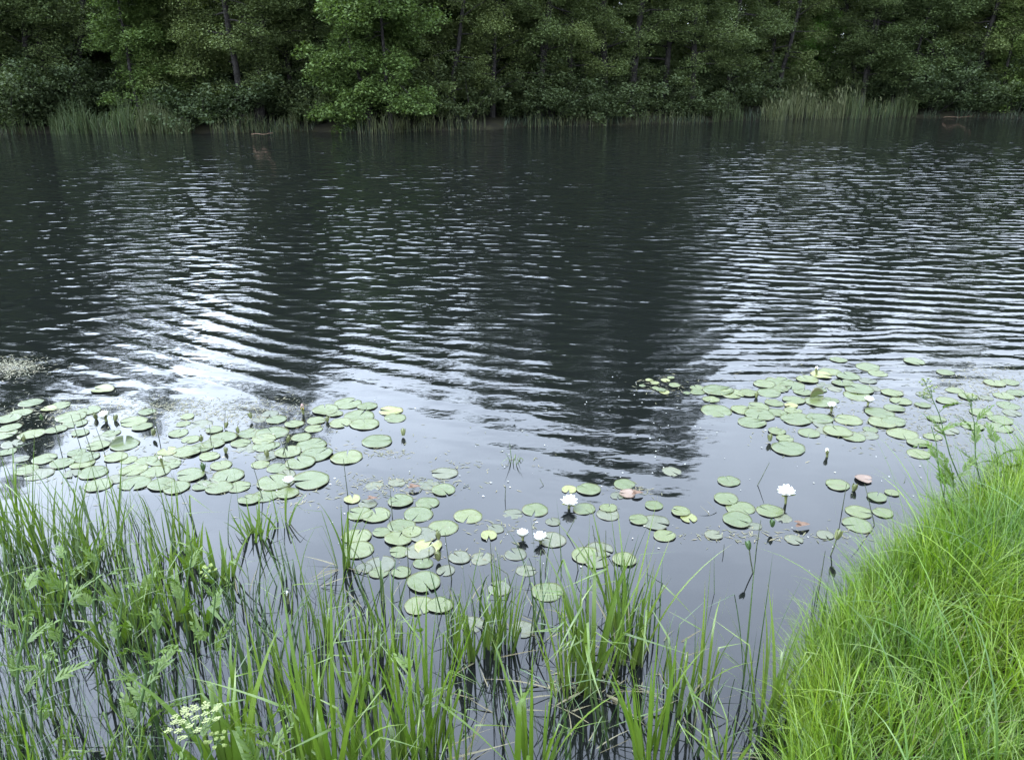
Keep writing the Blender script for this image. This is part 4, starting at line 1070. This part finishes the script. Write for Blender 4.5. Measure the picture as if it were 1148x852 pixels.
herb_px(70, 790, 0, 72, 620, .006, 7, 'feathery leaved herb near the left edge')
herb_px(110, 740, 0, 105, 610, .006, 6, 'feathery leaved herb among the rushes at left')
herb_px(20, 830, 0, 25, 660, .007, 7, 'feathery leaved herb at the left edge of the picture')
herb_px(205, 730, 0, 212, 600, .005, 6, 'feathery herb behind the stout stemmed ones')
herb_px(140, 770, 0, 130, 650, .006, 6, 'feathery herb left of the tallest left herb')
herb_px(240, 770, 0, 236, 650, .005, 6, 'slender herb right of the tallest left herb', ((1.0, 'g', (.0, 0, .03)),))
herb_px(52, 880, 0, 45, 720, .006, 6, 'feathery herb above the bottom left corner')
herb_px(222, 960, 0, 220, 822, .006, 4, 'herb with a flat white flower umbel at the bottom left', ((1.0, 'w', (0, 0, 0)), (.7, 'g', (.06, .02, .10)), (.6, 'g', (.08, 0, .04)), (.55, 'w', (-.05, -.03, .06))), name='umbel_plant')
herb_px(300, 930, 0, 300, 800, .005, 6, 'small leafy herb between the white umbel and the tall tufts')
herb_px(470, 850, 0, 468, 690, .004, 3, 'slender green herb rising through the tall centre-left tufts')

# ------------------------------------------------------------------ the grass bank on the right
def bank_grass():
    n = 85000
    x = RNG.uniform(.6, 4.6, n); y = RNG.uniform(1.1, 5.2, n)
    ins = near_in(x, y)
    k = (ins > -.10 + .05 * np.sin(9 * y + 4 * x)) & (RNG.random(n) < np.clip(1.2 - .12 * (x - 1.5), .35, 1)) & (y < 1.2 + 1.15 * x)
    x, y, ins = x[k], y[k], ins[k]; n = len(x)
    z = ground_z(x, y) - .02
    cell = np.sin(x * 7.1 + 2 * np.sin(y * 3)) * np.cos(y * 6.3 + 1.5 * np.sin(x * 4))
    h = (.40 + .13 * cell + .06 * np.sin(x * 2.3 + y)) * RNG.uniform(.55, 1.2, n) * np.clip(.72 + ins * 1.1, .6, 1.08)
    h *= 1 + .36 * np.clip((x - 1.6) / .9, 0, 1)
    gx, gy = np.round(x / .24 + .3 * np.sin(y * 9)) * .24, np.round(y / .22 + .3 * np.sin(x * 8)) * .22     # tussocks: blades fall away from a shared middle
    az = np.arctan2(y - gy, x - gx) + RNG.normal(0, .7, n)
    h *= .82 + .36 * (.5 + .5 * np.sin(gx * 57.3 + gy * 91.7)) * np.exp(-((x - gx) ** 2 + (y - gy) ** 2) / .012)
    lean = np.abs(RNG.normal(.16, .16, n)) + .10 * np.abs(cell)
    bend = np.abs(RNG.normal(.75, .5, n))
    mb = MB()
    blades(mb, np.stack([x, y, z], -1), h, az, lean, bend, RNG.uniform(.003, .0075, n), 5)
    e = 5200                                  # blades that hang over the water's edge
    ey = RNG.uniform(1.2, 5.0, e); ex = np.interp(ey, nsy, nsx) + RNG.uniform(-.05, .14, e); k2 = near_in(ex, ey) > -.1; ex, ey = ex[k2], ey[k2]; e = len(ex)
    blades(mb, np.stack([ex, ey, np.maximum(ground_z(ex, ey), -.02)], -1), RNG.uniform(.18, .38, e), PI + RNG.normal(-.4, 1.2, e), np.abs(RNG.normal(.2, .15, e)), np.abs(RNG.normal(.7, .5, e)), RNG.uniform(.003, .007, e), 6)
    o = kind(link('bank_grass', mb.mesh('bank_grass', M['bank'])), 'stuff')
    tag(o, 'lush bright green grass covering the right bank', 'grass')
    m = 420
    x = RNG.uniform(1.0, 3.6, m); y = RNG.uniform(1.5, 3.9, m); k = near_in(x, y) > .08; x, y = x[k], y[k]; m = len(x)
    mb = MB()
    blades(mb, np.stack([x, y, ground_z(x, y)], -1), RNG.uniform(.5, .8, m), RNG.uniform(1.5, 4.5, m), np.abs(RNG.normal(.2, .1, m)), RNG.uniform(1.0, 2.1, m), RNG.uniform(.005, .009, m), 9)
    o = kind(link('arching_grass', mb.mesh('arching_grass', M['bank'])), 'stuff')
    tag(o, 'long arching grass blades bending over the right bank', 'grass')
    m = 130                                   # wispy stems standing over the far edge of the bank
    y = RNG.uniform(2.6, 4.4, m); x = np.interp(y, nsy, nsx) + RNG.uniform(.02, .5, m)
    mb = MB()
    blades(mb, np.stack([x, y, ground_z(x, y)], -1), RNG.uniform(.5, .85, m), RNG.uniform(1.5, 4.5, m), np.abs(RNG.normal(.18, .12, m)), np.abs(RNG.normal(.5, .4, m)), RNG.uniform(.002, .0035, m), 8)
    tag(kind(link('wispy_grass', mb.mesh('wispy_grass', M['bank'])), 'stuff'), 'thin wispy grass stems standing over the upper edge of the bank', 'grass')
    m = 260
    x = RNG.uniform(.9, 2.8, m); y = RNG.uniform(1.4, 3.2, m); k = near_in(x, y) > 0; x, y = x[k], y[k]; m = len(x)
    mb = MB()
    blades(mb, np.stack([x, y, ground_z(x, y)], -1), RNG.uniform(.2, .45, m), RNG.uniform(0, 6.3, m), RNG.uniform(.3, 1.2, m), RNG.uniform(.2, .9, m), .004, 6)
    tag(kind(link('dry_grass', mb.mesh('dry_grass', M['dead'])), 'stuff'), 'dry pale grass straws mixed into the right bank', 'grass')
    # the strip the photographer stands on
    n = 5000
    x = RNG.uniform(-4, 1.0, n); y = RNG.uniform(.2, 1.5, n); k = near_in(x, y) > .03; x, y = x[k], y[k]; n = len(x)
    mb = MB()
    blades(mb, np.stack([x, y, ground_z(x, y) - .02], -1), RNG.uniform(.12, .3, n), RNG.uniform(0, 6.3, n), np.abs(RNG.normal(.2, .15, n)), np.abs(RNG.normal(.5, .4, n)), RNG.uniform(.003, .006, n), 5)
    tag(kind(link('shore_grass', mb.mesh('shore_grass', M['bank'])), 'stuff'), 'short grass on the near shore below the picture', 'grass')
bank_grass()
def bank_herb(px, py, tx, ty, Y, leaves, label, heads, r=.004):
    b = at_y(px, py, Y); b.z = float(ground_z(b.x, b.y)); top = at_y(tx, ty, Y)
    herb(b, top, r, leaves, label, heads, group='umbel plants on the right bank', name='umbel_plant', scale=1.2)
bank_herb(1095, 600, 1043, 442, 3.55, 3, 'umbel plant leaning left over the water at the top of the right bank', ((1.0, 'g', (-.03, 0, .05)), (.97, 'g', (-.005, .01, .03)), (.93, 'g', (-.06, 0, .03))), .0045)
bank_herb(1075, 600, 1044, 478, 3.35, 6, 'leafy plant with rolled leaf tops left of the bank umbel', ())
bank_herb(1100, 610, 1088, 455, 3.6, 7, 'straight leafy umbel plant right of the leaning one', ((1.0, 'g', (.0, 0, .03)),))
bank_herb(1080, 610, 1065, 520, 3.3, 7, 'low leafy plant at the edge of the right bank grass', ())
bank_herb(1120, 610, 1115, 500, 3.6, 7, 'leafy plant deepest in the grass near the right edge', ())

# ------------------------------------------------------------------ pondweed mats and floating scraps
def scraps(cells, size, matname, name, label, cat, z=.003, aspect=.6):
    mb = MB()
    for px, py, wx, wy, n in cells:
        q = np.stack([px + RNG.normal(0, wx / 2, n), py + RNG.normal(0, wy / 2, n)], -1)
        c = np.array([tuple(on_z(a, max(b, 146))) for a, b in q])
        c[:, 2] = z + RNG.uniform(0, .002, len(c))
        n_ = len(c); a = RNG.uniform(0, 2 * PI, n_); s = size * RNG.uniform(.4, 1.5, n_) / 2
        u = np.stack([np.cos(a), np.sin(a), RNG.normal(0, .06, n_)], -1) * s[:, None]; w = np.stack([-np.sin(a), np.cos(a), RNG.normal(0, .06, n_)], -1) * (s * aspect)[:, None]
        v = np.stack([c - u, c - w, c + u, c + w], 1).reshape(-1, 3)
        mb.add(v, np.arange(n_ * 4).reshape(-1, 4))
    tag(kind(link(name, mb.mesh(name, M[matname])), 'stuff'), label, cat)
scraps([(195, 458, 70, 14, 520), (275, 462, 90, 16, 620), (12, 412, 40, 12, 900), (70, 462, 80, 16, 420), (180, 510, 200, 50, 500), (1105, 432, 70, 24, 620), (1070, 470, 90, 34, 520), (960, 470, 120, 40, 300), (450, 545, 80, 14, 260), (430, 508, 30, 8, 70),
        (560, 595, 40, 16, 60), (540, 520, 80, 10, 50), (740, 433, 34, 12, 80), (830, 600, 90, 10, 110), (930, 600, 60, 10, 60), (520, 625, 70, 14, 70),
        (655, 765, 60, 20, 120), (710, 550, 30, 8, 50), (330, 560, 50, 14, 60), (300, 480, 200, 36, 160), (940, 440, 160, 40, 140)], .034, 'weed', 'pondweed', 'pale brownish pondweed mat floating between the lily pads', 'pondweed', .001, .16)
scraps([(600, 520, 500, 80, 40), (300, 500, 400, 90, 50), (860, 560, 260, 70, 34), (480, 600, 200, 60, 24), (200, 160, 340, 14, 60), (560, 172, 400, 24, 40), (740, 470, 120, 60, 40)], .011, 'litter', 'floating_litter', 'tiny pale petals and scraps drifting on the water', 'litter')
